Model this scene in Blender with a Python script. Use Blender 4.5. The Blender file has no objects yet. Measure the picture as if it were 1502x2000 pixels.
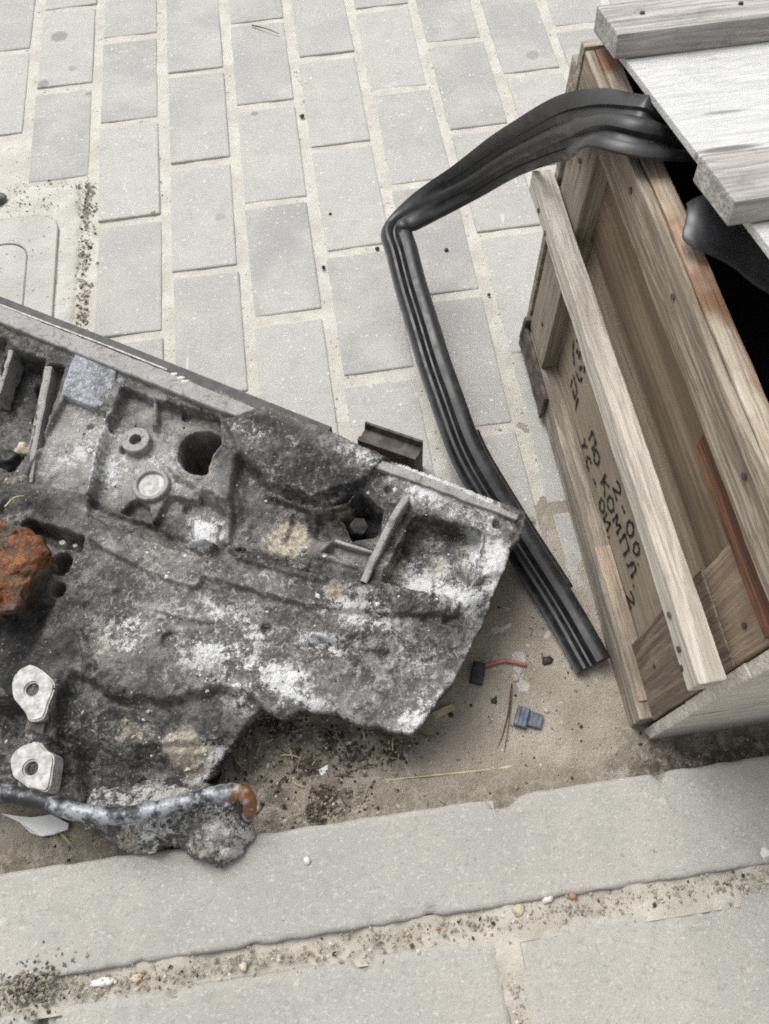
import bpy, bmesh, math, random
import numpy as np
from mathutils import Vector, Matrix, noise as mnoise

random.seed(7)
RNG = np.random.RandomState(11)
scene = bpy.context.scene
COL = scene.collection

# ------------------------------------------------------------------ camera
F_PX, CAM_H = 1480.0, 0.8328
R_ = Vector((0.98971156, -0.13947391, -0.03190716))
U_ = Vector((0.13937713, 0.88945172, 0.43525815))
D_ = Vector((0.03232728, 0.43522715, -0.89974011))
cam_data = bpy.data.cameras.new('camera')
cam = bpy.data.objects.new('camera', cam_data)
COL.objects.link(cam)
cam_data.sensor_fit = 'HORIZONTAL'
cam_data.sensor_width = 36.0
cam_data.lens = 36.0 * F_PX / 1502.0
cam_data.clip_start = 0.02
cam_data.clip_end = 500
m = Matrix((R_, U_, -D_)).transposed().to_4x4()
m.translation = Vector((0, 0, CAM_H))
cam.matrix_world = m
scene.camera = cam

# ------------------------------------------------------------------ sky, sun, exposure
SUN_EL, SUN_AZ = math.radians(60), math.radians(-28)      # azimuth from +Y towards +X
world = bpy.data.worlds.new('World')
scene.world = world
world.use_nodes = True
wn = world.node_tree.nodes
wl = world.node_tree.links
bg = wn['Background']
sky = wn.new('ShaderNodeTexSky')
sky.sky_type = 'NISHITA'
sky.sun_disc = False
sky.sun_elevation = SUN_EL
sky.sun_rotation = SUN_AZ
sky.dust_density = 4.0
sky.air_density = 1.0
hs = wn.new('ShaderNodeHueSaturation')
hs.inputs['Saturation'].default_value = 0.10            # overcast: nearly white sky
wl.new(sky.outputs[0], hs.inputs['Color'])
wl.new(hs.outputs[0], bg.inputs[0])
bg.inputs[1].default_value = 0.105
sun_data = bpy.data.lights.new('sun', 'SUN')
sun_data.energy = 1.5
# bright overcast: a broad, soft sun
sun_data.angle = math.radians(38)
sun_data.color = (1.0, 0.98, 0.945)
sun = bpy.data.objects.new('sun', sun_data)
COL.objects.link(sun)
sd = Vector((math.sin(SUN_AZ) * math.cos(SUN_EL), math.cos(SUN_AZ) * math.cos(SUN_EL), math.sin(SUN_EL)))
sun.rotation_euler = (-sd).to_track_quat('-Z', 'Y').to_euler()
scene.view_settings.view_transform = 'Standard'
scene.view_settings.look = 'None'
scene.view_settings.exposure = 0.62
scene.view_settings.gamma = 1.0
scene.view_settings.use_curve_mapping = False
scene.cycles.filter_width = 1.8
scene.cycles.use_denoising = False

# ------------------------------------------------------------------ helpers
def at(px, py, z=None, x=None, y=None):
    """a place in the photograph -> a point on a world plane"""
    d = (px - 751.0) * R_ - (py - 1000.0) * U_ + F_PX * D_
    if z is not None: t = (z - CAM_H) / d.z
    elif x is not None: t = x / d.x
    else: t = y / d.y
    return Vector((0, 0, CAM_H)) + d * t

def tag(o, label=None, cat=None, group=None, kind=None):
    if label: o['label'] = label
    if cat: o['category'] = cat
    if group: o['group'] = group
    if kind: o['kind'] = kind
    return o

def link(name, me, mat=None, parent=None, smooth=False):
    o = bpy.data.objects.new(name, me)
    COL.objects.link(o)
    if mat and not me.materials: me.materials.append(mat)
    if parent: o.parent = parent
    if smooth:
        me.shade_smooth()
    return o

def empty(name):
    o = bpy.data.objects.new(name, None)
    COL.objects.link(o)
    return o

def from_bm(name, bm, mat, parent=None, smooth=False):
    me = bpy.data.meshes.new(name)
    bmesh.ops.recalc_face_normals(bm, faces=bm.faces)
    bm.to_mesh(me); bm.free()
    return link(name, me, mat, parent, smooth)

def box_bm(lo, hi, bevel=0.0015, cuts=12, jit=0.0011, freq=16.0, seed=0.0):
    bm = bmesh.new()
    lo, hi = Vector(lo), Vector(hi)
    bmesh.ops.create_cube(bm, size=1.0)
    for v in bm.verts:
        v.co = Vector((lo[i] + (v.co[i] + .5) * (hi[i] - lo[i]) for i in range(3)))
    if bevel:
        bmesh.ops.bevel(bm, geom=bm.edges[:], offset=bevel, segments=2, affect='EDGES', profile=.6)
    ax = max(range(3), key=lambda i: hi[i] - lo[i])
    nrm = Vector((0, 0, 0)); nrm[ax] = 1
    for k in range(1, cuts):
        c = lo.copy(); c[ax] = lo[ax] + (hi[ax] - lo[ax]) * k / cuts
        bmesh.ops.bisect_plane(bm, geom=bm.verts[:] + bm.edges[:] + bm.faces[:], plane_co=c, plane_no=nrm)
    if jit:
        s = Vector((seed * 3.1, seed * 1.7, seed * 5.3))
        for v in bm.verts:
            v.co += jit * mnoise.noise_vector(v.co * freq + s) + jit * .5 * mnoise.noise_vector(v.co * freq * 5 + s)
    return bm

SEED = [0]
def board(name, lo, hi, mat, parent=None, **k):
    SEED[0] += 1
    k.setdefault('seed', SEED[0])
    return from_bm(name, box_bm(lo, hi, **k), mat, parent)

def prism_bm(top, dz, bevel=0.001):
    """polygon (list of Vector) extruded straight down by dz"""
    bm = bmesh.new()
    vs = [bm.verts.new(p) for p in top]
    f = bm.faces.new(vs)
    r = bmesh.ops.extrude_face_region(bm, geom=[f])
    for v in r['geom']:
        if isinstance(v, bmesh.types.BMVert): v.co.z -= dz
    if bevel:
        bmesh.ops.recalc_face_normals(bm, faces=bm.faces)
        bmesh.ops.bevel(bm, geom=bm.edges[:], offset=bevel, segments=2, affect='EDGES', profile=.5)
    return bm

def catmull(pts, n):
    P = [Vector(p) for p in pts]
    P = [P[0] * 2 - P[1]] + P + [P[-1] * 2 - P[-2]]
    out = []
    for i in range(1, len(P) - 2):
        a, b, c, d = P[i - 1:i + 3]
        for k in range(n):
            t = k / n
            out.append(.5 * ((2 * b) + (c - a) * t + (2 * a - 5 * b + 4 * c - d) * t * t + (3 * b - a - 3 * c + d) * t ** 3))
    out.append(P[-2])
    return out

def sweep_bm(path, profile, ups=None, scale=None, profile2=None, blend=None):
    bm = bmesh.new()
    rings = []
    n = len(path)
    for i, p in enumerate(path):
        t = (path[min(i + 1, n - 1)] - path[max(i - 1, 0)]).normalized()
        u = Vector(ups[i]) if ups else Vector((0, 0, 1))
        side = t.cross(u).normalized()
        u = side.cross(t).normalized()
        s = scale[i] if scale else 1.0
        pr = profile
        if profile2:
            k_ = blend[i]; pr = [(a[0] * (1 - k_) + b[0] * k_, a[1] * (1 - k_) + b[1] * k_) for a, b in zip(profile, profile2)]
        rings.append([bm.verts.new(p + side * a * s + u * b * s) for a, b in pr])
    k = len(profile)
    for i in range(n - 1):
        for j in range(k):
            bm.faces.new((rings[i][j], rings[i][(j + 1) % k], rings[i + 1][(j + 1) % k], rings[i + 1][j]))
    bm.faces.new(rings[0]); bm.faces.new(rings[-1])
    return bm

def circ(r, n=12):
    return [(r * math.cos(2 * math.pi * i / n), r * math.sin(2 * math.pi * i / n)) for i in range(n)]

def lump_bm(c, r, seed, amp=.35, sub=2, freq=1.6, flat=1.0):
    bm = bmesh.new()
    bmesh.ops.create_icosphere(bm, subdivisions=sub, radius=1.0)
    s = Vector((seed * 7.3, seed * 3.7, seed * 1.9))
    for v in bm.verts:
        d = 1 + amp * mnoise.noise(v.co * freq + s) + amp * .4 * mnoise.noise(v.co * freq * 3.1 + s)
        q = v.co * d
        v.co = Vector(c) + Vector((q.x * r[0], q.y * r[1], q.z * r[2]))
    return bm

# value noise in numpy
LAT = RNG.rand(256, 256)
def vnoise(x, y, f, off=0.0):
    x = x * f + 31.7 + off; y = y * f + 57.3 + off * 1.7
    xi = np.floor(x).astype(int); yi = np.floor(y).astype(int)
    fx = x - xi; fy = y - yi
    fx = fx * fx * (3 - 2 * fx); fy = fy * fy * (3 - 2 * fy)
    g = lambda a, b: LAT[a % 256, b % 256]
    return ((g(xi, yi) * (1 - fx) + g(xi + 1, yi) * fx) * (1 - fy) + (g(xi, yi + 1) * (1 - fx) + g(xi + 1, yi + 1) * fx) * fy) * 2 - 1
def fbm(x, y, f, o=4, off=0.0, g=.5):
    s = 0; a = 1.0
    for k in range(o):
        s = s + a * vnoise(x, y, f * 2 ** k, off + 13.1 * k); a *= g
    return s

def poly_sd(x, y, poly):
    """signed distance to polygon, positive inside"""
    P = np.array(poly, float)
    d = np.full(x.shape, 1e9); inside = np.zeros(x.shape, bool)
    n = len(P)
    for i in range(n):
        ax, ay = P[i]; bx, by = P[(i + 1) % n]
        ex, ey = bx - ax, by - ay
        wx, wy = x - ax, y - ay
        t = np.clip((wx * ex + wy * ey) / (ex * ex + ey * ey + 1e-15), 0, 1)
        d = np.minimum(d, (wx - ex * t) ** 2 + (wy - ey * t) ** 2)
        c = ((ay <= y) & (by > y)) | ((by <= y) & (ay > y))
        xs = ax + (y - ay) * ex / (ey if abs(ey) > 1e-12 else 1e-12)
        inside ^= c & (x < xs)
    d = np.sqrt(d)
    return np.where(inside, d, -d)
def sstep(a, b, v):
    t = np.clip((v - a) / (b - a), 0, 1)
    return t * t * (3 - 2 * t)

# ------------------------------------------------------------------ materials
class NT:
    def __init__(s, name, rough=.8, spec=.3, metal=0.0):
        s.m = bpy.data.materials.new(name); s.m.use_nodes = True
        s.t = s.m.node_tree; s.b = s.t.nodes['Principled BSDF']
        s.b.inputs['Roughness'].default_value = rough
        s.b.inputs['Specular IOR Level'].default_value = spec
        s.b.inputs['Metallic'].default_value = metal
        s.pos = s.t.nodes.new('ShaderNodeNewGeometry').outputs['Position']
    def set(s, inp, v):
        if hasattr(v, 'is_linked'): s.t.links.new(v, inp)
        elif isinstance(v, (tuple, list)) and len(v) == 3 and inp.type == 'RGBA': inp.default_value = (*v, 1)
        else: inp.default_value = v
    def noise(s, scale, detail=4, rough=.55, vec=None, dist=0.0):
        n = s.t.nodes.new('ShaderNodeTexNoise')
        s.t.links.new(vec or s.pos, n.inputs['Vector'])
        n.inputs['Scale'].default_value = scale; n.inputs['Detail'].default_value = detail
        n.inputs['Roughness'].default_value = rough; n.inputs['Distortion'].default_value = dist
        return n.outputs[0]
    def voro(s, scale, vec=None, feature='F1', out='Distance'):
        n = s.t.nodes.new('ShaderNodeTexVoronoi'); n.feature = feature
        s.t.links.new(vec or s.pos, n.inputs['Vector']); n.inputs['Scale'].default_value = scale
        return n.outputs[out]
    def ramp(s, v, a, b, va=0.0, vb=1.0):
        n = s.t.nodes.new('ShaderNodeMapRange'); n.interpolation_type = 'SMOOTHSTEP'
        s.set(n.inputs[0], v)
        n.inputs[1].default_value = a; n.inputs[2].default_value = b
        n.inputs[3].default_value = va; n.inputs[4].default_value = vb
        return n.outputs[0]
    def math(s, op, a, b=0.0, clamp=False):
        n = s.t.nodes.new('ShaderNodeMath'); n.operation = op; n.use_clamp = clamp
        s.set(n.inputs[0], a); s.set(n.inputs[1], b)
        return n.outputs[0]
    def mix(s, f, a, b, mode='MIX'):
        n = s.t.nodes.new('ShaderNodeMix'); n.data_type = 'RGBA'; n.blend_type = mode
        s.set(n.inputs[0], f); s.set(n.inputs[6], a); s.set(n.inputs[7], b)
        return n.outputs[2]
    def scaled(s, sc, vec=None, add=None):
        n = s.t.nodes.new('ShaderNodeVectorMath'); n.operation = 'MULTIPLY'
        s.t.links.new(vec or s.pos, n.inputs[0]); n.inputs[1].default_value = sc
        o = n.outputs[0]
        if add is not None:
            a = s.t.nodes.new('ShaderNodeVectorMath'); a.operation = 'ADD'
            s.t.links.new(o, a.inputs[0]); s.t.links.new(add, a.inputs[1]); o = a.outputs[0]
        return o
    def rnd(s):
        return s.t.nodes.new('ShaderNodeObjectInfo').outputs['Random']
    def attr(s, name):
        n = s.t.nodes.new('ShaderNodeAttribute'); n.attribute_name = name
        return n
    def spot(s, c, r):
        """0..1 blob around a world point"""
        n = s.t.nodes.new('ShaderNodeVectorMath'); n.operation = 'DISTANCE'
        s.t.links.new(s.pos, n.inputs[0]); n.inputs[1].default_value = c
        return s.ramp(n.outputs['Value'], r * 1.1, r * .75)
    def bump(s, h, strength=.4, dist=.002):
        n = s.t.nodes.new('ShaderNodeBump'); n.inputs['Strength'].default_value = strength
        n.inputs['Distance'].default_value = dist
        s.set(n.inputs['Height'], h)
        s.t.links.new(n.outputs[0], s.b.inputs['Normal'])
    def out(s, col, rough=None):
        s.set(s.b.inputs['Base Color'], col)
        if rough is not None: s.set(s.b.inputs['Roughness'], rough)
        return s.m

def mat_paver():
    n = NT('paver_concrete', .85, .25)
    r = n.rnd()
    base = n.mix(r, (.34, .335, .325), (.50, .488, .465))
    base = n.mix(n.ramp(n.noise(9, 5), .35, .7), base, (.50, .485, .45))
    base = n.mix(n.ramp(n.noise(38, 6, .7), .46, .70, 0, .45), base, (.36, .355, .345))
    fine = n.noise(900, 3, .7)
    base = n.mix(n.ramp(fine, .35, .75, 0, .45), base, (.32, .315, .305))
    g = n.noise(330, 4, .8)
    base = n.mix(n.ramp(g, .54, .66, 0, .5), base, (.60, .59, .56))
    base = n.mix(n.ramp(n.noise(280, 4, .8, vec=n.scaled((1, 1.1, 1))), .56, .68, 0, .5), base, (.27, .265, .255))
    sp = n.math('MULTIPLY', n.ramp(n.noise(170, 2, .5), .64, .70), n.ramp(n.noise(20, 3), .40, .6, .15, 1.0))
    base = n.mix(n.math('MULTIPLY', sp, .7), base, (.76, .75, .72))
    # pale scuffs, some drawn out into scratches
    sp2 = n.math('MULTIPLY', n.ramp(n.noise(70, 6, .75, dist=1.5), .625, .68), n.ramp(n.noise(12, 2), .48, .60))
    base = n.mix(n.math('MULTIPLY', sp2, .75), base, (.76, .75, .72))
    sc = n.ramp(n.noise(60, 3, .6, vec=n.scaled((1.0, .12, 1)), dist=.6), .69, .72)
    base = n.mix(n.math('MULTIPLY', n.math('MULTIPLY', sc, n.ramp(n.noise(13, 2), .5, .6)), .5), base, (.72, .71, .68))
    # dusty sand film drifting over from the joints, and oil drips
    base = n.mix(n.ramp(n.noise(13, 6, .7), .50, .74, 0, .5), base, (.53, .51, .46))
    for (px, py, rr, a) in [(116, 72, .016, .5), (142, 134, .008, .35), (85, 164, .010, .5), (172, 182, .006, .45),
                            (1040, 108, .012, .35), (590, 228, .008, .6), (497, 222, .006, .5), (430, 424, .008, .25)]:
        base = n.mix(n.math('MULTIPLY', n.math('MULTIPLY', n.spot(at(px, py, z=0), rr), n.ramp(n.noise(150, 4), .2, .6, .6, 1.0)), a), base, (.12, .12, .12))
    n.bump(n.math('ADD', fine, n.math('ADD', g, n.noise(120, 4, .6))), .5, .0015)
    return n.out(base)

def mat_sand(name='joint_sand', c1=(.50, .475, .42), c2=(.60, .58, .525), grain=700):
    n = NT(name, .95, .1)
    f = n.noise(grain, 3, .7)
    c = n.mix(n.ramp(n.noise(22, 5, .65), .35, .65), c1, c2)
    c = n.mix(n.ramp(f, .5, .8, 0, .4), c, (.42, .39, .33))
    dots = n.ramp(n.noise(150, 2, .4), .70, .74)
    c = n.mix(n.math('MULTIPLY', dots, .7), c, (.12, .10, .08))
    n.bump(n.math('ADD', f, n.noise(160, 4, .6)), .6, .002)
    return n.out(c)

def mat_dirt():
    n = NT('gutter_dirt', .95, .1)
    c = n.mix(n.ramp(n.noise(14, 6, .65), .35, .65), (.31, .275, .225), (.41, .375, .315))
    c = n.mix(n.ramp(n.noise(420, 3, .7), .5, .75, 0, .5), c, (.17, .15, .12))
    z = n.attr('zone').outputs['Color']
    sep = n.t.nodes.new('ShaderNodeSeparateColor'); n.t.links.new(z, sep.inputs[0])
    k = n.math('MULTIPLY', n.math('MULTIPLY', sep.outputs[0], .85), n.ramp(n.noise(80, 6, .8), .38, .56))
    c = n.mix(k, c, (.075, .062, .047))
    c = n.mix(n.math('MULTIPLY', n.ramp(n.noise(120, 2, .4), .69, .73), .6), c, (.07, .06, .05))
    c = n.mix(n.math('MULTIPLY', n.ramp(n.noise(135, 2, .4, vec=n.scaled((1, 1.1, 1))), .71, .75), .6), c, (.58, .55, .48))
    n.bump(n.math('ADD', n.noise(420, 3, .7), n.noise(130, 5, .6)), .7, .003)
    return n.out(c)

def mat_kerb():
    n = NT('kerb_concrete', .9, .2)
    r = n.rnd()
    c = n.mix(n.ramp(n.noise(7, 6, .6), .3, .7), (.345, .335, .305), (.425, .41, .37))
    c = n.mix(n.math('MULTIPLY', r, .3), c, (.40, .39, .36))
    c = n.mix(n.ramp(n.noise(600, 3, .7), .45, .8, 0, .5), c, (.28, .27, .25))
    c = n.mix(n.math('MULTIPLY', n.ramp(n.noise(85, 4, .6), .66, .71), .45), c, (.60, .58, .52))
    c = n.mix(n.math('MULTIPLY', n.ramp(n.noise(60, 4, .6, vec=n.scaled((1, 1.3, 1))), .68, .72), .45), c, (.13, .125, .11))
    c = n.mix(n.ramp(n.noise(18, 6, .7, vec=n.scaled((.5, 1.5, 1))), .56, .72, 0, .4), c, (.42, .38, .30))
    c = n.mix(n.ramp(n.noise(26, 8, .75), .50, .66, 0, .35), c, (.27, .265, .245))
    c = n.mix(n.ramp(n.noise(190, 5, .8), .53, .64, 0, .5), c, (.25, .242, .222))
    c = n.mix(n.ramp(n.noise(230, 4, .8, vec=n.scaled((1, 1.2, 1))), .55, .65, 0, .5), c, (.60, .585, .54))
    n.bump(n.math('ADD', n.noise(500, 3, .7), n.math('MULTIPLY', n.noise(150, 5, .7), 1.2)), .38, .002)
    return n.out(c)

def mat_wood(name, axis, dark, light, stain=None, stain_amt=.0, grain=1.0, rough=.8, dk=.8):
    n = NT(name, rough, .2)
    r = n.rnd()
    cv = n.t.nodes.new('ShaderNodeCombineXYZ')
    for i in range(3): n.t.links.new(n.math('MULTIPLY', r, 7.3 + 3 * i), cv.inputs[i])
    sc = [1.0, 1.0, 1.0]; sc[axis] = .06
    v = n.scaled(tuple(sc), add=cv.outputs[0])
    warp = n.noise(8, 3, .5, vec=v)
    g1 = n.noise(90 * grain, 5, .65, vec=v, dist=1.2)
    g2 = n.noise(320 * grain, 3, .6, vec=v)
    c = n.mix(n.ramp(g1, .38, .62), dark, light)
    c = n.mix(n.ramp(g2, .50, .62, 0, .6 * dk), c, tuple(x * .55 for x in dark))
    ring = n.ramp(n.math('SINE', n.math('MULTIPLY', n.noise(9 * grain, 2, .4, vec=v), 95.0)), .3, 1.0, 0, .35 * dk)
    c = n.mix(ring, c, tuple(x * .7 for x in dark))
    knot = n.ramp(n.voro(14, vec=n.scaled(tuple(3.0 * q if q < .5 else q for q in sc), add=cv.outputs[0])), .085, .05, 0, .8)
    c = n.mix(knot, c, (.06, .042, .03))
    c = n.mix(n.ramp(warp, .4, .7, 0, .4 * dk), c, tuple(x * .75 for x in light))
    c = n.mix(n.math('MULTIPLY', r, .3 * dk), c, tuple(x * .6 for x in dark))
    dirt = n.ramp(n.noise(26, 6, .7), .55, .72, 0, .5 * dk)
    c = n.mix(dirt, c, (.10, .085, .07))
    if stain:
        c = n.mix(n.ramp(n.noise(7.5, 4, .6), .5 - stain_amt, .62 - stain_amt, 0, .85), c, stain)
    n.bump(n.math('ADD', g2, g1), .8, .002)
    return n.out(c)

def mat_rubber(name='black_rubber', c=(.012, .0125, .0145), dust=(.12, .12, .122)):
    n = NT(name, .42, .6)
    col = n.mix(n.ramp(n.noise(30, 6, .7), .42, .78, 0, .26), c, dust)
    col = n.mix(n.ramp(n.noise(350, 3, .6), .62, .75, 0, .4), col, (.14, .135, .125))
    n.bump(n.noise(220, 4, .6), .08, .001)
    return n.out(col, n.ramp(n.noise(60, 5), .3, .7, .36, .56))

def mat_cast(name='cast_aluminium', clean=False):
    n = NT(name, .62, .4, .1)
    z = n.attr('zone').outputs['Color']
    sep = n.t.nodes.new('ShaderNodeSeparateColor'); n.t.links.new(z, sep.inputs[0])
    W, B, K = sep.outputs
    big = n.noise(15, 6, .7, dist=.6)
    med = n.noise(70, 6, .75, dist=.4)
    g1 = n.noise(210, 4, .8)
    fine = n.noise(480, 4, .75)
    c = n.mix(n.ramp(big, .40, .60), (.055, .052, .051), (.22, .208, .194))
    pa = n.noise(27, 9, .72, dist=.7)
    c = n.mix(n.ramp(pa, .485, .53, 0, .85), c, (.034, .033, .034))
    if clean:
        c = n.mix(n.noise(28, 4), (.27, .265, .255), (.42, .41, .39))
        c = n.mix(n.ramp(med, .52, .66, 0, .65), c, (.085, .08, .075))
        c = n.mix(n.ramp(g1, .54, .66, 0, .5), c, (.07, .066, .062))
    else:
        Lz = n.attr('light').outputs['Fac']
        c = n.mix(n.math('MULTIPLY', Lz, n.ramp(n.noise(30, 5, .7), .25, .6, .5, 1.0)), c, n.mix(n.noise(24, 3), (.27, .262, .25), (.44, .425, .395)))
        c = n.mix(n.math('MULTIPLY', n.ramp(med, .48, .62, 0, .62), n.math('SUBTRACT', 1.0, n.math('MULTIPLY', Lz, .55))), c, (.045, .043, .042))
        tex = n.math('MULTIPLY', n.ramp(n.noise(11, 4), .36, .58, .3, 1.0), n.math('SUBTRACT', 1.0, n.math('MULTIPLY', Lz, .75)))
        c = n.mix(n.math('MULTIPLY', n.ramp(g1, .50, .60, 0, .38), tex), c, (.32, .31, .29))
        c = n.mix(n.math('MULTIPLY', n.ramp(n.noise(92, 9, .8, dist=.7), .545, .585, 0, .8), n.ramp(n.noise(9, 3), .38, .58, .15, 1.0)), c, (.44, .43, .41))
        c = n.mix(n.math('MULTIPLY', n.ramp(n.noise(260, 4, .8, vec=n.scaled((1.2, .9, 1))), .53, .60, 0, .5), tex), c, (.030, .029, .029))
    # flaking pale oxide
    ox = n.math('ADD', n.math('MULTIPLY', n.noise(170, 6, .85), .6), n.math('MULTIPLY', n.noise(38, 4, .6), .4))
    wmask = n.math('MULTIPLY', n.ramp(n.math('ADD', ox, n.math('MULTIPLY', W, .20)), .55, .615), n.ramp(n.math('ADD', W, .42), .3, .8))
    c = n.mix(wmask, c, n.mix(n.noise(60), (.52, .54, .57), (.80, .79, .76)))
    # caked sand
    bmask = n.ramp(n.math('ADD', n.math('MULTIPLY', ox, .9), n.math('MULTIPLY', B, .38)), .60, .72)
    c = n.mix(n.math('MULTIPLY', bmask, n.ramp(B, .02, .35)), c, n.mix(n.ramp(g1, .35, .65), (.26, .225, .17), (.56, .515, .42)))
    # soot and oil, plus shade painted into pockets, hole and creases
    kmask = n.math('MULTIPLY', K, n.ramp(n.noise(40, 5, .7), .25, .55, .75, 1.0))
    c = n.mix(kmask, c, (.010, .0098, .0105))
    c = n.mix(n.ramp(fine, .5, .78, 0, .45), c, (.03, .029, .028))
    c = n.mix(n.math('MULTIPLY', n.ramp(n.noise(300, 3, .6), .66, .70), .5), c, (.66, .65, .62))
    n.bump(n.math('ADD', n.math('ADD', fine, g1), n.math('MULTIPLY', med, 1.6)), .5, .0025)
    n.b.inputs['Metallic'].default_value = .2
    return n.out(c, n.ramp(pa, .4, .6, .36, .72))

def mat_simple(name, c1, c2, rough=.6, scale=60, spec=.4, metal=0.0, bump=.25):
    n = NT(name, rough, spec, metal)
    c = n.mix(n.ramp(n.noise(scale, 5, .65), .38, .64), c1, c2)
    n.bump(n.noise(scale * 4, 4, .6), bump, .0012)
    return n.out(c)

def mat_rust():
    n = NT('rust_crust', .85, .2)
    c = n.mix(n.ramp(n.noise(38, 6, .75, dist=.8), .38, .60), (.055, .045, .04), (.15, .12, .095))
    c = n.mix(n.ramp(n.noise(24, 5, .7, vec=n.scaled((1.3, 1, 1))), .48, .60, 0, .9), c, n.mix(n.ramp(n.noise(120, 6, .8), .4, .6), (.09, .042, .027), (.36, .13, .046)))
    c = n.mix(n.ramp(n.noise(300, 4, .7), .55, .75, 0, .75), c, (.025, .021, .019))
    n.bump(n.math('ADD', n.noise(140, 6, .7), n.noise(38, 4)), .9, .004)
    return n.out(c)

def mat_pipe():
    n = NT('painted_rusty_steel', .5, .4, .3)
    c = n.mix(n.ramp(n.noise(70, 5, .7), .40, .56), (.030, .031, .036), (.32, .335, .36))
    c = n.mix(n.ramp(n.noise(130, 5, .75), .5, .62, 0, .8), c, (.09, .085, .08))
    c = n.mix(n.ramp(n.noise(28, 5, .7, vec=n.scaled((1, 1.4, 1))), .60, .66), c, (.28, .11, .04))
    for px, r in ((20, .05), (90, .025)):
        c = n.mix(n.math('MULTIPLY', n.spot(at(px, 1556, z=.11), r), n.ramp(n.noise(90, 4), .35, .55)), c, (.03, .03, .033))
    for px, r in ((205, .012), (482, .020)):
        c = n.mix(n.math('MULTIPLY', n.spot(at(px, 1590 if px < 300 else 1568, z=.10), r), n.ramp(n.noise(110, 5, .7), .36, .5)), c, n.mix(n.noise(150, 4), (.11, .055, .03), (.34, .14, .04)))
    n.bump(n.noise(200, 4, .6), .3, .0015)
    return n.out(c)

M = {}
M['paver'] = mat_paver()
M['sand'] = mat_sand()
M['mortar'] = mat_sand('mortar', (.49, .475, .43), (.56, .55, .51), 500)
M['cover'] = mat_sand('cover_concrete', (.455, .445, .41), (.52, .51, .475), 520)
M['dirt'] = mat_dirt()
M['jsand'] = mat_sand('kerb_joint_sand', (.38, .35, .30), (.50, .47, .41), 380)
M['kerb'] = mat_kerb()
GREY_D, GREY_L = (.235, .20, .16), (.46, .415, .345)
M['wood_y'] = mat_wood('weathered_wood_long', 1, GREY_D, GREY_L)
M['wood_x'] = mat_wood('weathered_wood_across', 0, GREY_D, GREY_L)
M['wood_z'] = mat_wood('weathered_wood_upright', 2, (.22, .185, .145), (.42, .37, .30))
M['wood_pale'] = mat_wood('pale_bare_wood', 1, (.45, .41, .35), (.67, .625, .555), dk=.5)
M['wood_pink'] = mat_wood('fresh_pinkish_wood', 1, (.34, .27, .20), (.52, .42, .32), stain=(.24, .20, .16), stain_amt=.02)
M['wood_orange'] = mat_wood('stained_orange_wood', 1, (.36, .26, .17), (.60, .54, .45), stain=(.26, .13, .065), stain_amt=.0, grain=.7)
M['wood_brown'] = mat_wood('grey_brown_wood', 1, (.20, .16, .12), (.42, .36, .285))
M['wood_panel'] = mat_wood('brown_plywood', 1, (.18, .135, .09), (.30, .235, .165), grain=.5)
M['wood_pinkz'] = mat_wood('pinkish_knotty_wood', 2, (.22, .16, .11), (.40, .31, .23))
M['wood_red'] = mat_wood('red_brown_wood', 1, (.09, .045, .028), (.25, .12, .07))
M['wood_dark'] = mat_wood('dark_brown_wood', 2, (.16, .125, .095), (.30, .245, .19))  # darker brown tone for the lower near post
M['wood_white'] = mat_wood('whitewashed_plywood', 0, (.58, .585, .58), (.68, .68, .67), rough=.6, grain=1.6, dk=.4)
M['wood_lid'] = mat_wood('pale_weathered_batten', 0, (.30, .28, .26), (.52, .50, .47))
M['fibre'] = mat_wood('fibreboard', 1, (.33, .28, .215), (.43, .37, .285), grain=.6)
M['near'] = mat_wood('silvery_weathered_board', 0, (.54, .50, .44), (.74, .69, .61), dk=.5)
M['ink'] = mat_simple('black_ink', (.012, .011, .010), (.03, .027, .024), .7, 300)
M['rubber'] = mat_rubber()
M['rubber2'] = mat_rubber('grey_black_rubber', (.035, .037, .042), (.22, .23, .245))
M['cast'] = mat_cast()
M['cast_light'] = mat_cast('cast_aluminium_worn', True)
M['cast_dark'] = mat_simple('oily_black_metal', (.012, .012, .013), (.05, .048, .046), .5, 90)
def mat_pad():
    n = NT('oxidised_pad', .7, .3)
    c = n.mix(n.ramp(n.noise(45, 6, .75), .36, .62), (.15, .155, .165), (.40, .425, .46))
    c = n.mix(n.ramp(n.noise(200, 5, .8), .5, .62, 0, .7), c, (.60, .64, .68))
    c = n.mix(n.ramp(n.noise(170, 5, .8, vec=n.scaled((1, 1.2, 1))), .53, .64, 0, .45), c, (.06, .06, .062))
    n.bump(n.math('ADD', n.noise(200, 5, .8), n.noise(480, 3)), .8, .003)
    return n.out(c)
M['cast_pad'] = mat_pad()
M['lug'] = mat_simple('clean_cast_aluminium', (.34, .335, .32), (.58, .57, .55), .7, 130, .4, .05)
M['rust'] = mat_rust()
M['pipe'] = mat_pipe()
M['brown_metal'] = mat_simple('brown_dirty_steel', (.045, .038, .033), (.12, .10, .085), .7, 80)
M['iron'] = mat_simple('dark_rusty_strap', (.05, .042, .036), (.14, .115, .095), .8, 60)
M['white_plastic'] = mat_simple('white_plastic', (.78, .79, .79), (.83, .83, .82), .4, 20, .5)
M['black_matt'] = mat_simple('interior_darkening_black', (.006, .0065, .007), (.014, .015, .017), .8, 60, .2)  # black of the added sheets and heap that darken the crate
M['red_wire'] = mat_simple('faded_red_plastic', (.36, .09, .075), (.46, .17, .14), .5, 60)
M['black_plastic'] = mat_simple('black_plastic', (.014, .014, .015), (.04, .04, .042), .5, 120)
M['grey_plastic'] = mat_simple('slate_grey_plastic', (.06, .075, .105), (.15, .175, .22), .45, 70)
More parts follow.
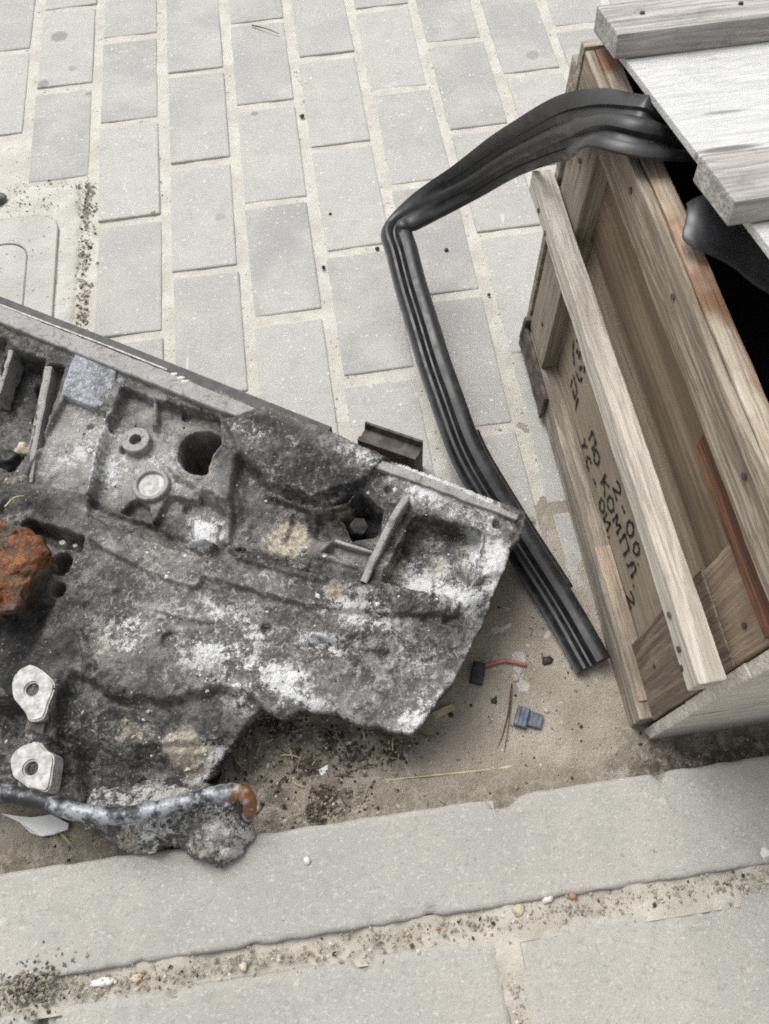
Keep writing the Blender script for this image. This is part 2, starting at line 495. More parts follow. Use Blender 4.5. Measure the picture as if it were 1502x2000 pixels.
M['straw'] = mat_simple('straw', (.42, .36, .20), (.60, .54, .34), .7, 50)
M['twig'] = mat_simple('dry_twig', (.07, .05, .035), (.16, .12, .085), .85, 90)
M['stone_white'] = mat_simple('white_stone', (.58, .56, .51), (.70, .68, .63), .85, 90)
M['stone_tan'] = mat_simple('tan_stone', (.42, .36, .26), (.58, .51, .38), .85, 90)
M['stone_red'] = mat_simple('brick_chip', (.34, .16, .11), (.44, .25, .18), .9, 90)
M['stone_dark'] = mat_simple('dark_crumb', (.025, .022, .02), (.08, .07, .06), .9, 150)
M['grit_tan'] = mat_simple('tan_grit', (.34, .30, .235), (.46, .41, .33), .9, 90)
M['grit_pale'] = mat_simple('pale_grit', (.50, .47, .40), (.60, .57, .50), .9, 90)
M['oxide'] = mat_simple('oxide_crust', (.54, .55, .56), (.76, .75, .73), .9, 120)
M['cast_grey'] = mat_simple('grey_crust', (.10, .097, .09), (.22, .21, .20), .9, 120)
M['soil'] = mat_simple('dark_soil', (.05, .042, .033), (.13, .11, .085), .95, 150)
M['rust_chip'] = mat_simple('orange_rust_flake', (.34, .11, .03), (.50, .20, .06), .9, 120)
M['foil'] = mat_simple('yellow_peel', (.40, .32, .17), (.54, .46, .28), .6, 120)

# ------------------------------------------------------------------ paving
PX, PY = .113, .2268
X0 = -.456
bm = bmesh.new()
bmesh.ops.create_grid(bm, x_segments=2, y_segments=2, size=60)
far = from_bm('ground', bm, M['sand']); far.location.z = -.02
tag(far, kind='structure')

xs = np.arange(-1.25, 1.75, .006); ys = np.arange(.05, 2.45, .006)
def height_sheet(name, xs, ys, fz, mat, keep=None, zone=None, smooth=True):
    X, Y = np.meshgrid(xs, ys)
    Z = fz(X, Y)
    ny, nx = X.shape
    idx = np.arange(nx * ny).reshape(ny, nx)
    q = np.stack([idx[:-1, :-1], idx[:-1, 1:], idx[1:, 1:], idx[1:, :-1]], -1).reshape(-1, 4)
    if keep is not None:
        k = keep(X, Y).ravel()
        q = q[k[q].all(1)]
        used = np.zeros(nx * ny, bool); used[q.ravel()] = True
        remap = np.cumsum(used) - 1
        q = remap[q]
    else:
        used = np.ones(nx * ny, bool)
    V = np.stack([X.ravel(), Y.ravel(), Z.ravel()], -1)[used]
    me = bpy.data.meshes.new(name)
    me.vertices.add(len(V)); me.vertices.foreach_set('co', V.ravel())
    me.loops.add(q.size); me.loops.foreach_set('vertex_index', q.ravel().astype(np.int32))
    me.polygons.add(len(q)); me.polygons.foreach_set('loop_start', np.arange(0, q.size, 4, dtype=np.int32))
    me.update(calc_edges=True); me.validate()
    if zone is not None:
        zc = np.stack([c.ravel()[used] for c in zone(X, Y)] + [np.ones(used.sum())], -1).astype(np.float32)
        a = me.color_attributes.new('zone', 'FLOAT_COLOR', 'POINT'); a.data.foreach_set('color', zc.ravel())
    return link(name, me, mat, None, smooth)

pavement = height_sheet('pavement', xs, ys, lambda X, Y: -.0025 + .0010 * fbm(X, Y, 22, 4), M['sand'])
tag(pavement, kind='structure')
def paver_mesh(seed):
    bm = bmesh.new()
    bmesh.ops.create_cube(bm, size=1)
    for v in bm.verts:
        v.co = Vector((v.co.x * .0955, v.co.y * .2120, -.03 + v.co.z * .06))
    top = [e for e in bm.edges if all(v.co.z > -.01 for v in e.verts)]
    up = [e for e in bm.edges if abs(e.verts[0].co.z - e.verts[1].co.z) > .01]
    bmesh.ops.bevel(bm, geom=top + up, offset=.0024, segments=2, affect='EDGES', profile=.5)
    for v in bm.verts:
        v.co += .0008 * mnoise.noise_vector(v.co * 70 + Vector((seed * 9.1, 0, 0)))
    me = bpy.data.meshes.new('paver'); bm.to_mesh(me); bm.free()
    me.materials.append(M['paver'])
    return me
PM = [paver_mesh(i) for i in range(5)]
cover_x, cover_y = -.343, 1.045
n_pav = 0
for k in range(-7, 19):
    cx = X0 + (k + .5) * PX
    ph = 1.511 if k % 2 == 0 else 1.4045
    for r in range(-4, 8):
        cy = ph - (r + .5) * PY
        if cy < .06 or cy > 2.4: continue
        if cx < cover_x and cy < cover_y + .02 and cy > .25 and cx > -1.1: continue
        o = bpy.data.objects.new('paver', random.choice(PM)); COL.objects.link(o); o.parent = pavement
        o.location = (cx + random.uniform(-.0016, .0016), cy + random.uniform(-.002, .002), random.uniform(-.0012, .0008))
        o.rotation_euler = (random.gauss(0, .004), random.gauss(0, .006), random.gauss(0, .006))
        if random.random() < .5: o.rotation_euler.z += math.pi
        n_pav += 1

# mortar apron round the access cover
def mort_z(X, Y):
    e = np.minimum(cover_x - .006 - X + .004 * fbm(X, Y, 40, 3), cover_y + .012 - Y + .012 * fbm(X, Y, 25, 3, 5))
    dx = np.maximum(-.7965 - X, X + .3965); dy = np.maximum(.5835 - Y, Y - .9795)
    dd = np.hypot(np.maximum(dx + .03, 0), np.maximum(dy + .03, 0)) - .03      # distance to the cover
    return -.012 + .0125 * sstep(0, .022, e) + .0016 * fbm(X, Y, 45, 4, 9) - .006 * sstep(.0055, .0035, dd)
mort = height_sheet('mortar_apron', np.arange(-1.1, cover_x, .004), np.arange(.3, cover_y + .03, .004), mort_z, M['mortar'])
tag(mort, kind='structure')

# ------------------------------------------------------------------ access cover
def rrect(x0, y0, x1, y1, r, n=6):
    pts = []
    for cx, cy, a in ((x1 - r, y1 - r, 0), (x0 + r, y1 - r, 90), (x0 + r, y0 + r, 180), (x1 - r, y0 + r, 270)):
        for i in range(n + 1):
            t = math.radians(a + 90 * i / n)
            pts.append((cx + r * math.cos(t), cy + r * math.sin(t)))
    return pts
cov = empty('access_cover')
def rr_prism(name, b, r, z1, dz, mat, par, bev=.0025):
    bm = prism_bm([Vector((x, y, z1)) for x, y in rrect(*b, r)], dz, 0)
    top = [e for e in bm.edges if all(v.co.z > z1 - .0001 for v in e.verts)]
    bmesh.ops.bevel(bm, geom=top, offset=bev, segments=2, affect='EDGES')
    return from_bm(name, bm, mat, par)
def ring_prism(name, bo, ro, bi, ri, z1, dz, mat, par):
    bm = bmesh.new()
    L1 = [bm.verts.new((x, y, z1)) for x, y in rrect(*bo, ro)]; L2 = [bm.verts.new((x, y, z1)) for x, y in rrect(*bi, ri)]
    n = len(L1)
    for i in range(n):
        j = (i + 1) % n
        bm.faces.new((L1[i], L1[j], L2[j], L2[i]))
    ed = [e for e in bm.edges if e.is_boundary]
    ex = bmesh.ops.extrude_edge_only(bm, edges=ed)
    for v in ex['geom']:
        if isinstance(v, bmesh.types.BMVert): v.co.z -= dz
    bmesh.ops.bevel(bm, geom=ed, offset=.001, segments=1, affect='EDGES')
    return from_bm(name, bm, mat, par)
ring_prism('cover_frame', (-.80, .58, -.393, .983), .035, (-.757, .623, -.435, .932), .033, .0035, .016, M['cover'], cov)
rr_prism('cover_plate', (-.7555, .6245, -.4365, .9305), .0325, .0028, .02, M['cover'], cov, .001)
tag(cov, 'pale rounded square access cover set in mortar among the pavers', 'access cover')

# dirt that has washed against the kerb
dcl = [at(px, py, z=0).xy for px, py in [(600, 1500), (640, 1560), (770, 1470), (560, 1420), (690, 1480), (520, 1400), (620, 1590), (650, 1450), (560, 1480), (540, 1560), (590, 1440), (770, 1440), (690, 1560), (480, 1440), (500, 1500)]]
def dirt_shade_zone(X, Y):
    k = np.zeros_like(X)
    for i, c in enumerate(dcl):
        k = np.maximum(k, np.exp(-(((X - c[0]) ** 2 + (Y - c[1]) ** 2) / ((.018 + .004 * (i % 4)) ** 2))))
    k = np.maximum(k, .95 * np.exp(-((X + .35) / .02) ** 2) * sstep(.7, .75, Y) * sstep(1.06, 1.03, Y))
    b = sstep(.10, .066, Y) * .45 + .22 * sstep(.24, .12, Y) * sstep(.02, -.12, X) + .6 * sstep(.13, .10, Y) * sstep(.20, .27, X)  # kerb foot and crate strip: dark soil with shade painted in
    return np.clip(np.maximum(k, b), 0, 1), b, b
def dirt_z(X, Y):
    cov_ = .0052 * sstep(.78, .40, Y) + .0044 * sstep(.46, .22, Y) + .002 * sstep(.16, .08, Y)
    z = -.0080 + cov_ + .0016 * sstep(.42, .30, Y) + .0019 * fbm(X, Y, 9, 3, 3) + .0012 * fbm(X, Y, 55, 4, 8) + .0045 * dirt_shade_zone(X, Y)[0] * (1 + fbm(X, Y, 120, 2))
    return z
dirt = height_sheet('gutter_dirt', np.arange(-.9, 1.3, .004), np.arange(.05, .86, .004), dirt_z, M['dirt'], zone=dirt_shade_zone)
tag(dirt, 'fine beige dirt washed over the pavers along the kerb', 'dirt', kind='stuff')

# ------------------------------------------------------------------ kerb and slab row
KZ = .055
kerb = from_bm('kerb', box_bm((-1.6, -.16, -.05), (1.8, .045, KZ - .022), 0, 4, 0), M['dirt'])
tag(kerb, kind='structure')
def stone(name, x0, x1, y0, y1, z, bev, amp, seed, par):
    bm = bmesh.new()
    nx, ny = int((x1 - x0) / .005), max(6, int((y1 - y0) / .005))
    bmesh.ops.create_cube(bm, size=1)
    for v in bm.verts:
        v.co = Vector((x0 + (v.co.x + .5) * (x1 - x0), y0 + (v.co.y + .5) * (y1 - y0), -.04 + (v.co.z + .5) * (z + .04)))
    top = [e for e in bm.edges if all(v.co.z > z - .001 for v in e.verts)]
    bmesh.ops.bevel(bm, geom=top, offset=bev, segments=3, affect='EDGES', profile=.5)
    for i in range(1, nx):
        bmesh.ops.bisect_plane(bm, geom=bm.verts[:] + bm.edges[:] + bm.faces[:], plane_co=(x0 + (x1 - x0) * i / nx, 0, 0), plane_no=(1, 0, 0))
    for i in range(1, ny):
        bmesh.ops.bisect_plane(bm, geom=bm.verts[:] + bm.edges[:] + bm.faces[:], plane_co=(0, y0 + (y1 - y0) * i / ny, 0), plane_no=(0, 1, 0))
    s = Vector((seed * 4.1, seed * 2.3, 0))
    for v in bm.verts:
        e = min(v.co.x - x0, x1 - v.co.x, v.co.y - y0, y1 - v.co.y)
        k = 1.0 if e < bev * 1.2 else .35
        nz = mnoise.noise(v.co * 45 + s) * .7 + mnoise.noise(v.co * 130 + s) * .5
        chip = (1.0 if v.co.y > (y0 + y1) / 2 else .25) * max(0.0, mnoise.noise(v.co * 26 + s) + .5 * mnoise.noise(v.co * 90 + s) - .42) * 3.0 if e < bev * 1.2 else 0.0
        chip += 1.1 * math.exp(-((v.co.x - .098) / .012) ** 2) if (e < bev * 1.2 and y1 > 0 and v.co.y > 0) else 0.0
        v.co.z += (nz * amp - chip * .009) * k
        if e < bev * 1.2:
            v.co.y += (amp * 1.1 * mnoise.noise(v.co * 60 + s * 2) - chip * .009) * (1 if v.co.y > (y0 + y1) / 2 else -1)
    return from_bm(name, bm, M['kerb'], par, True)
for i, (a, b) in enumerate([(-1.5, -.925), (-.92, -.505), (-.50, .585), (.59, 1.1), (1.105, 1.6)]):
    stone('kerb_stone', a, b, -.034, .058, KZ, .005, .0017, i, kerb)
for i, (a, b) in enumerate([(-1.4, -.77), (-.76, -.345), (-.335, .069), (.083, .50), (.51, .92), (.93, 1.5)]):
    stone('kerb_slab', a, b, -.62, -.056 + (.003 if i == 3 else 0), KZ - .004, .007, .0014, i + 11, kerb)
# the road or pavement behind the viewer
bm = box_bm((-1.6, -3.0, -.06), (1.8, -.63, KZ - .012), 0, 2, 0)
tag(from_bm('road', bm, M['kerb']), kind='structure')

# sand and grit caught in the joints
def joint_z(X, Y):
    return KZ - .0062 + .0030 * fbm(X, Y, 26, 4, 2) + .0012 * fbm(X, Y, 160, 3, 6) - .004 * sstep(-.045, -.036, Y) * 0
jo = height_sheet('joint_sand', np.arange(-1.5, 1.7, .004), np.arange(-.30, .06, .004), joint_z, M['jsand'],
                  keep=lambda X, Y: ((Y > -.064) & (Y < -.028)) | (np.abs(X - .076) < .012) | (np.abs(X - .083) < .008))
tag(jo, 'beige sand filling the kerb joints', 'sand', kind='stuff')
def grit(name, pts, mats_, label, seed):
    rs = random.Random(seed)
    gz = dirt_z(np.array([p[0] for p in pts]), np.array([p[1] for p in pts]))
    pts = [(x, y, max(z, g + r * .3) if (z < .02 and y > .06 and y < .86) else z, r) for (x, y, z, r), g in zip(pts, gz)]
    V, Fc, mi = [], [], []
    ico = [(0, 0, 1), (.9, 0, .1), (.1, .9, 0), (-.9, .1, .1), (0, -.9, -.1), (.1, .05, -.8)]
    fc = [(0, 1, 2), (0, 2, 3), (0, 3, 4), (0, 4, 1), (5, 2, 1), (5, 3, 2), (5, 4, 3), (5, 1, 4)]
    for (x, y, z, r) in pts:
        b = len(V); a = rs.uniform(0, 6.28); ca, sa = math.cos(a), math.sin(a)
        s = [r * rs.uniform(.6, 1.4) for _ in range(3)]
        for p in ico:
            q = [p[i] * s[i] * rs.uniform(.75, 1.2) for i in range(3)]
            V.append((x + q[0] * ca - q[1] * sa, y + q[0] * sa + q[1] * ca, z + q[2] * .7))
        m_ = rs.choices(range(len(mats_)), [w for _, w in mats_])[0]
        for f in fc:
            Fc.append(tuple(b + i for i in f)); mi.append(m_)
    me = bpy.data.meshes.new(name); me.from_pydata(V, [], Fc)
    for m_, _ in mats_: me.materials.append(m_)
    me.polygons.foreach_set('material_index', mi)
    return tag(link(name, me), label, 'gravel', kind='stuff')
pts = []
for _ in range(2600):
    x = random.uniform(-.75, .85); y = random.gauss(-.046, .0055)
    pts.append((x, y, KZ - .0062 + random.uniform(0, .004), random.choice((.0009, .0009, .0012, .0017, .0024))))
for _ in range(260):
    y = random.uniform(-.2, -.06); pts.append((.076 + random.gauss(0, .003), y, KZ - .0085 + random.uniform(0, .003), random.choice((.001, .0016, .0022))))
grit('joint_gravel', pts, [(M['grit_tan'], 5), (M['dirt'], 7), (M['stone_dark'], .7), (M['grit_pale'], 1.0), (M['stone_red'], .12)],
     'loose grit filling the joint between kerb and slabs', 3)
pts = []
for _ in range(1700):
    if random.random() < .55:
        c = random.choice(dcl); x, y = random.gauss(c[0], .025), random.gauss(c[1], .018)
    else:
        x, y = random.uniform(-.45, .4), .06 + abs(random.gauss(0, .13))
    if y < .062: continue
    pts.append((x, y, random.uniform(-.001, .0015), random.choice((.0008, .0008, .0012, .0017, .0022))))
for _ in range(160):
    pts.append((random.uniform(-.52, -.35), random.uniform(.99, 1.06), .001, random.choice((.0008, .0012, .002))))
for _ in range(750):
    k = random.randint(-2, 11); x = X0 + k * PX + random.gauss(0, .005)
    pts.append((x, random.uniform(.4, 1.6), -.003, random.choice((.0006, .001, .0014))))
clump = []
for _ in range(1500):
    c = random.choice(dcl[:8]); r_ = abs(random.gauss(0, .009)); a_ = random.uniform(0, 6.28)
    x, y = c[0] + r_ * math.cos(a_) * 1.2, c[1] + r_ * math.sin(a_) * .8
    if y > .064: clump.append((x, y, random.uniform(.001, .0045), random.choice((.0008, .001, .0014, .002, .0028))))
grit('dark_crumbs', clump, [(M['soil'], 6), (M['twig'], 3), (M['stone_dark'], 2), (M['dirt'], 2), (M['grit_pale'], .3)], 'clumps of dark soil crumbs between casting and kerb', 9)
litter = [(-.352 + random.gauss(0, .006), y_ if random.random() < .6 else random.choice((.99, 1.0, 1.03, .9, .78)) + random.gauss(0, .01), random.uniform(-.003, .001), random.choice((.001, .0015, .002, .003)))
          for y_ in [random.uniform(.68, 1.04) for _ in range(420)]]
grit('joint_litter', litter, [(M['twig'], 2), (M['dirt'], 4), (M['grit_tan'], 3), (M['grit_pale'], .6)], 'brown litter in the wide joint beside the mortar', 6)
grit('ground_crumbs', pts, [(M['stone_dark'], 2.5), (M['dirt'], 5), (M['grit_tan'], 2.5), (M['grit_pale'], .8)],
     'scattered dark crumbs and grit lying on the pavers', 5)

c0 = at(60, 1928, z=KZ)
cl = []
for _ in range(520):
    a_, r_ = random.uniform(0, 6.28), abs(random.gauss(0, 1))
    cl.append((c0.x + .024 * r_ * math.cos(a_), c0.y + .012 * r_ * math.sin(a_), KZ + random.uniform(-.006, .003) * max(0, 1 - r_ / 2), random.choice((.0008, .0012, .0018, .0026))))
grit('dirt_clod', cl, [(M['soil'], 1.5), (M['cast_grey'], 4), (M['dirt'], 5), (M['grit_tan'], 2)], 'dark crumbly clod of dirt in the kerb joint at lower left', 21)

# ------------------------------------------------------------------ wooden crate
crate = empty('wooden_crate'); crate.location = (0, 0, 0)
tag(crate, 'open weathered wooden crate with battens and black handwriting on its side', 'crate')
CY0, CY1, CX0, CX1, CZ = .106, .618, .250, .78, .413
PXN = .2725                                             # the recessed side panel
# side facing the casting
board('bottom_rail', (CX0, CY0 + .004, .004), (PXN, CY1 - .01, .046), M['wood_y'], crate, cuts=30)
board('ledge_strip', (CX0 + .004, .128, .0465), (PXN - .001, .30, .0485), M['wood_pink'], crate, cuts=14, bevel=.0005, jit=.0004)
board('corner_strap', (CX0 - .006, .50, .006), (CX0 - .001, CY1 + .004, .05), M['iron'], crate, cuts=10, jit=.002, freq=40)
board('corner_strap', (CX0 - .006, CY1 - .004, .02), (PXN, CY1 + .004, .062), M['iron'], crate, cuts=6, jit=.002, freq=40)
board('post', (CX0 + .001, .548, .0475), (PXN, CY1 - .006, CZ - .003), M['wood_z'], crate, cuts=20)
board('post', (CX0 + .012, CY0 + .002, .0475), (PXN - .001, .187, .262), M['wood_dark'], crate, cuts=20)
board('post', (CX0 + .0125, CY0 + .002, .2625), (PXN - .001, .185, .3675), M['wood_pinkz'], crate, cuts=20)
board('middle_rail', (.2285, .098, .246), (.2495, .640, .271), M['wood_pale'], crate, cuts=36, jit=.0012)
board('top_rail', (CX0 - .002, CY0 + .004, .368), (.2560, CY1 - .004, CZ - .001), M['wood_brown'], crate, cuts=36)
board('inner_rail', (.2566, CY0 + .004, .3705), (.2730, CY1 - .004, CZ), M['wood_orange'], crate, cuts=36)
board('upper_panel', (PXN - .0035, .188, .2565), (PXN - .0006, .547, .3675), M['wood_panel'], crate, cuts=12, bevel=.0004, jit=.0004)
board('red_board', (.2545, .108, .334), (.2612, .258, .3672), M['wood_red'], crate, cuts=14)
panel = board('side_panel', (PXN, CY0 + .006, .004), (PXN + .005, CY1 - .012, .3695), M['fibre'], crate, cuts=10, bevel=.0006, jit=.0005)
board('darkening_liner', (.2785, CY0 + .004, .20), (.2805, CY1 - .003, .372), M['black_matt'], crate, bevel=.0004)  # black sheets added inside to darken the opening
board('darkening_liner', (.284, CY1 - .001, .20), (CX1 - .01, CY1 + .004, .404), M['black_matt'], crate, bevel=.0004)
# near side
board('near_board', (PXN - .008, CY0 - .012, .004), (CX1, CY0, .135), M['near'], crate, cuts=20)
board('near_board', (PXN - .008, CY0 - .0115, .1375), (CX1, CY0 + .0005, .275), M['near'], crate, cuts=20)
board('near_board', (PXN - .008, CY0 - .012, .2775), (CX1, CY0, .408), M['near'], crate, cuts=20)
# far side, right side and floor
board('far_board', (CX0 + .002, CY1 + .006, .004), (CX1, CY1 + .017, .20), M['wood_x'], crate, cuts=16)
board('far_board', (CX0 + .001, CY1 + .006, .203), (CX1, CY1 + .017, .409), M['wood_x'], crate, cuts=16)
board('far_rail', (CX0 + .001, CY1 + .0175, .345), (CX1, CY1 + .034, .385), M['wood_x'], crate, cuts=16)
board('right_panel', (CX1 - .006, CY0 + .006, .004), (CX1, CY1, .409), M['fibre'], crate)
board('right_rail', (CX1 + .0005, CY0, .384), (CX1 + .028, CY1, CZ), M['wood_y'], crate)
board('floor_panel', (PXN + .006, CY0 + .002, .006), (CX1 - .008, CY1, .016), M['fibre'], crate)
# nails: dark heads
def nail(par, loc, axis, r=.0028):
    bm = bmesh.new()
    bmesh.ops.create_cone(bm, segments=10, radius1=r, radius2=r * .8, depth=.0016, cap_ends=True)
    o = from_bm('nail', bm, M['iron'], par)
    o.rotation_euler = {'x': (0, math.pi / 2, 0), 'z': (0, 0, 0), 'y': (math.pi / 2, 0, 0)}[axis]
    o.location = loc
for y_, z_ in ((.575, .10), (.59, .20), (.578, .33)): nail(crate, (CX0 + .0005, y_, z_), 'x')
for y_ in (.115, .128, .155, .60, .57): nail(crate, (.2280, y_, .255 + random.uniform(-.006, .006)), 'x')
for y_, z_ in ((.15, .10), (.128, .30), (.165, .21)): nail(crate, (CX0 + .0115, y_, z_), 'x')
for y_ in (.2, .35, .46): nail(crate, (CX0 - .0025, y_, .398), 'x')

# hand lettering: felt-pen strokes on the side panel, traced as strokes along the board
def S(ox, oy, k, pts): return [(ox + a / k, oy + b / k) for a, b in pts]
A_ = lambda *p: S(1080, 640, 9.09, p)
B_ = lambda *p: S(1120, 820, 5.0, p)
STROKES = [
    A_((425, 30), (430, 60)), A_((440, 260), (440, 200), (460, 180), (475, 210), (470, 250)),
    A_((375, 220), (368, 400), (378, 560), (388, 680)),
    A_((420, 390), (440, 450), (450, 380)), A_((470, 560), (480, 480), (510, 430), (528, 490), (528, 560)),
    A_((480, 670), (495, 750), (520, 680)), A_((570, 450), (580, 600), (560, 800)),
    A_((415, 770), (450, 880), (490, 940), (530, 880)),
    A_((365, 830), (400, 950), (430, 1080), (432, 1180)), A_((325, 1050), (350, 920)),
    A_((375, 1080), (370, 1180), (400, 1230)), A_((385, 1270), (425, 1190)), A_((415, 1470), (430, 1340), (460, 1250)), A_((440, 1350), (425, 1290)),
]
STROKES = [[(p.y, p.z) for p in (at(a, b, x=PXN) for a, b in st)] for st in STROKES]
GLY = {'П': [[(0, 0), (.02, 1)], [(0, 1), (1, .95)], [(1, 1), (.95, 0)]], 'О': [[(.5, 1), (.05, .75), (.05, .25), (.5, 0), (.95, .3), (.95, .75), (.5, 1)]],
       'К': [[(0, 0), (.05, 1)], [(.9, 1), (.08, .48)], [(.08, .48), (.95, 0)]], 'М': [[(0, 0), (.1, 1)], [(.1, 1), (.5, .35)], [(.5, .35), (.9, 1)], [(.9, 1), (1, 0)]],
       'Л': [[(0, 0), (.2, .15), (.4, 1)], [(.4, 1), (.85, 1)], [(.85, 1), (.95, 0)]], '2': [[(0, .75), (.35, 1), (.85, .8), (.6, .4), (0, 0)], [(0, 0), (1, .05)]],
       'У': [[(0, 1), (.5, .45)], [(1, 1), (.15, 0)]], 'С': [[(.9, .85), (.5, 1), (.08, .6), (.12, .22), (.5, 0), (.95, .15)]],
       'И': [[(0, 1), (.05, 0)], [(.05, 0), (.95, 1)], [(.95, 1), (1, 0)]], '-': [[(0, .45), (.75, .5)]], '.': [[(.1, 0), (.3, .08)]], '0': [[(.5, 1), (.1, .7), (.1, .25), (.5, 0), (.9, .3), (.9, .75), (.5, 1)]]}
for txt, y_, z_, h_ in [('-', .343, .136, .018), ('2', .342, .106, .021), ('-', .316, .108, .018), ('0', .296, .109, .021), ('0', .272, .110, .018), ('.', .254, .110, .02),
                        ('П', .419, .079, .019), ('О', .399, .076, .019), ('К', .364, .075, .022), ('О', .341, .075, .021), ('М', .316, .076, .020), ('П', .290, .079, .021), ('Л', .264, .080, .021), ('.', .243, .080, .02), ('2', .238, .051, .019),
                        ('У', .430, .050, .017), ('С', .409, .047, .018), ('-', .382, .049, .016), ('О', .351, .0495, .017), ('И', .331, .0495, .018), ('.', .312, .0495, .018)]:
    for g in GLY[txt]:
        j = lambda: random.uniform(-.0008, .0008)
        STROKES.append([(y_ - u_ * h_ * .78 + j(), z_ + v_ * h_ + j()) for u_, v_ in g])
for st in STROKES:
    a = len(st)
    P = [Vector((PXN, q, w)) for q, w in st]
    bm = bmesh.new()
    wdt = .0022
    Q = catmull(P, 4) if len(P) > 2 else [P[0].lerp(P[1], i / 4) for i in range(5)]
    prev = None
    for i, p in enumerate(Q):
        t = Q[min(i + 1, len(Q) - 1)] - Q[max(i - 1, 0)]
        t.x = 0; t.normalize()
        s = Vector((0, -t.z, t.y)) * wdt * (.75 + .35 * math.sin(i * 1.7 + a))
        p = Vector((PXN - .0011, p.y, p.z))
        pr = (bm.verts.new(p + s), bm.verts.new(p - s))
        if prev: bm.faces.new((prev[0], prev[1], pr[1], pr[0]))
        prev = pr
    from_bm('ink_stroke', bm, M['ink'], panel)

# ------------------------------------------------------------------ crate lid, lifted at the near side
lid = empty('crate_lid')
LX = .262
lid.location = (LX + .002, .624, .4165)
lid.rotation_euler = (-math.radians(11.5), 0, 0)
tag(lid, 'whitish plywood crate lid with grey battens, propped open on the crate', 'lid')
board('lid_panel', (0, -.56, 0), (.56, -.0, .006), M['wood_white'], lid, cuts=12, bevel=.0008, jit=.0006)
board('batten', (-.010, -.062, .0065), (.56, -.004, .026), M['wood_lid'], lid, cuts=20)
board('batten', (-.016, -.302, .0065), (.56, -.246, .024), M['wood_lid'], lid, cuts=20)
board('batten', (-.008, -.555, .0065), (.56, -.50, .028), M['wood_lid'], lid, cuts=20)
for x_, y_ in ((.02, -.03), (.10, -.035), (.03, -.27), (.12, -.265)):
    nail(lid, (x_, y_, .0268 if y_ > -.1 else .0248), 'z', .0022)
# block that props the lid, inside the crate
tag(board('prop_block', (.60, .125, .30), (.64, .165, .497), M['wood_z'], None), 'upright wooden stick inside the crate holding the lid open', 'stick')

# ------------------------------------------------------------------ rubber seals
PROF = [(-.0215, 0), (-.0225, .006), (-.021, .012), (-.0165, .0165), (-.010, .018), (-.0035, .0165), (-.0005, .011), (.0015, .0065), (.004, .0065),
        (.0065, .011), (.010, .014), (.0135, .0135), (.0155, .009), (.0185, .006), (.0225, .0055), (.0225, .001), (.010, -.002), (-.010, -.002)]
low = [((1158, 1302), .012), ((1085, 1172), .012), ((990, 1020), .028), ((915, 890), .048), ((858, 740), .068), ((808, 580), .086), ((786, 500), .098), ]
upp = [((776, 452), .106), ((812, 416), .122), ((900, 362), .175), ((980, 310), .245), ((1070, 262), .335), ((1150, 240), .402), ((1225, 242), .432), ((1290, 262), .428), ((1345, 290), .405)]
ups_l = [Vector((-.15, -.1, 1))] * 7
ups_u = [Vector(q) for q in ((-.25, 0, .9), (-.6, -.35, .5), (-.65, -.7, .2), (-.5, -.85, .3), (-.35, -.8, .5), (-.2, -.65, .75), (-.05, -.4, .95), (.05, -.12, 1), (.1, .1, 1))]
ctrl = [at(*p, z=z) for p, z in low] + [at(*p, z=z) for p, z in upp]
path = catmull(ctrl, 14)
uu = catmull(ups_l + ups_u, 14)
pl = path[:14 * 6]
wk = [.92, .92, .92, .92, .92, .92, .92, .92, .88, .88, .95, 1.0, 1.0, 1.0, 1.0, .95]
sc = [wk[min(i // 14, 15)] * (1 - (i % 14) / 14) + wk[min(i // 14 + 1, 15)] * ((i % 14) / 14) for i in range(len(path))]
seal = empty('rubber_door_seal')
tag(seal, 'long black rubber door seal hanging out of the crate with a sharp bend', 'door seal')
PM_ = [(-a, b) for a, b in PROF]
FLAT = [(-.027, 0), (-.027, .0025), (-.023, .0045), (-.0175, .0035), (-.0165, .0012), (-.010, .0012), (-.009, .0055), (-.005, .0075), (.000, .0072), (.004, .005), (.005, .0012), (.012, .0012),
        (.013, .004), (.020, .0045), (.027, .002), (.027, 0), (.010, -.001), (-.010, -.001)]
FM_ = [(-a, b) for a, b in FLAT]
bl = [min(1, max(0, (i / 14 - 7.2) / 2.0)) for i in range(len(path))]
for p in path: p += .0016 * mnoise.noise_vector(p * 11)
o = from_bm('seal_strip', sweep_bm(path, PM_, uu, sc, FM_, bl), M['rubber'], seal, True)
o.data.set_sharp_from_angle(angle=math.radians(48))
# thin side lip that ends before the strip does
lip = [p + Vector((.019, .010, -.002)) for p in pl[14:46]]
from_bm('side_lip', sweep_bm(lip, [(-.004, 0), (-.002, .008), (.004, .006), (.0045, 0)], None), M['rubber'], seal, True)

p2 = catmull([at(1335, 432, z=.424), at(1375, 442, z=.422), at(1440, 480, z=.405), at(1502, 528, z=.385), at(1560, 570, z=.35)], 10)
prof2 = [(-.025, .001), (-.016, .0065), (-.004, .0085), (.008, .0075), (.016, .004), (.025, .0055), (.025, .004), (.016, .0024), (.008, .0058), (-.004, .0068), (-.016, .0048), (-.025, -.001)]
sc2 = [.62 + .38 * min(1, (i / 8) ** .7) for i in range(len(p2))]
s2 = from_bm('rubber_strip', sweep_bm(p2, prof2, [Vector((.15, -.25, 1))] * len(p2), sc2), M['rubber2'], None, True)
tag(s2, 'short grey-black rubber strip curling out of the crate opening under the lid', 'rubber strip')
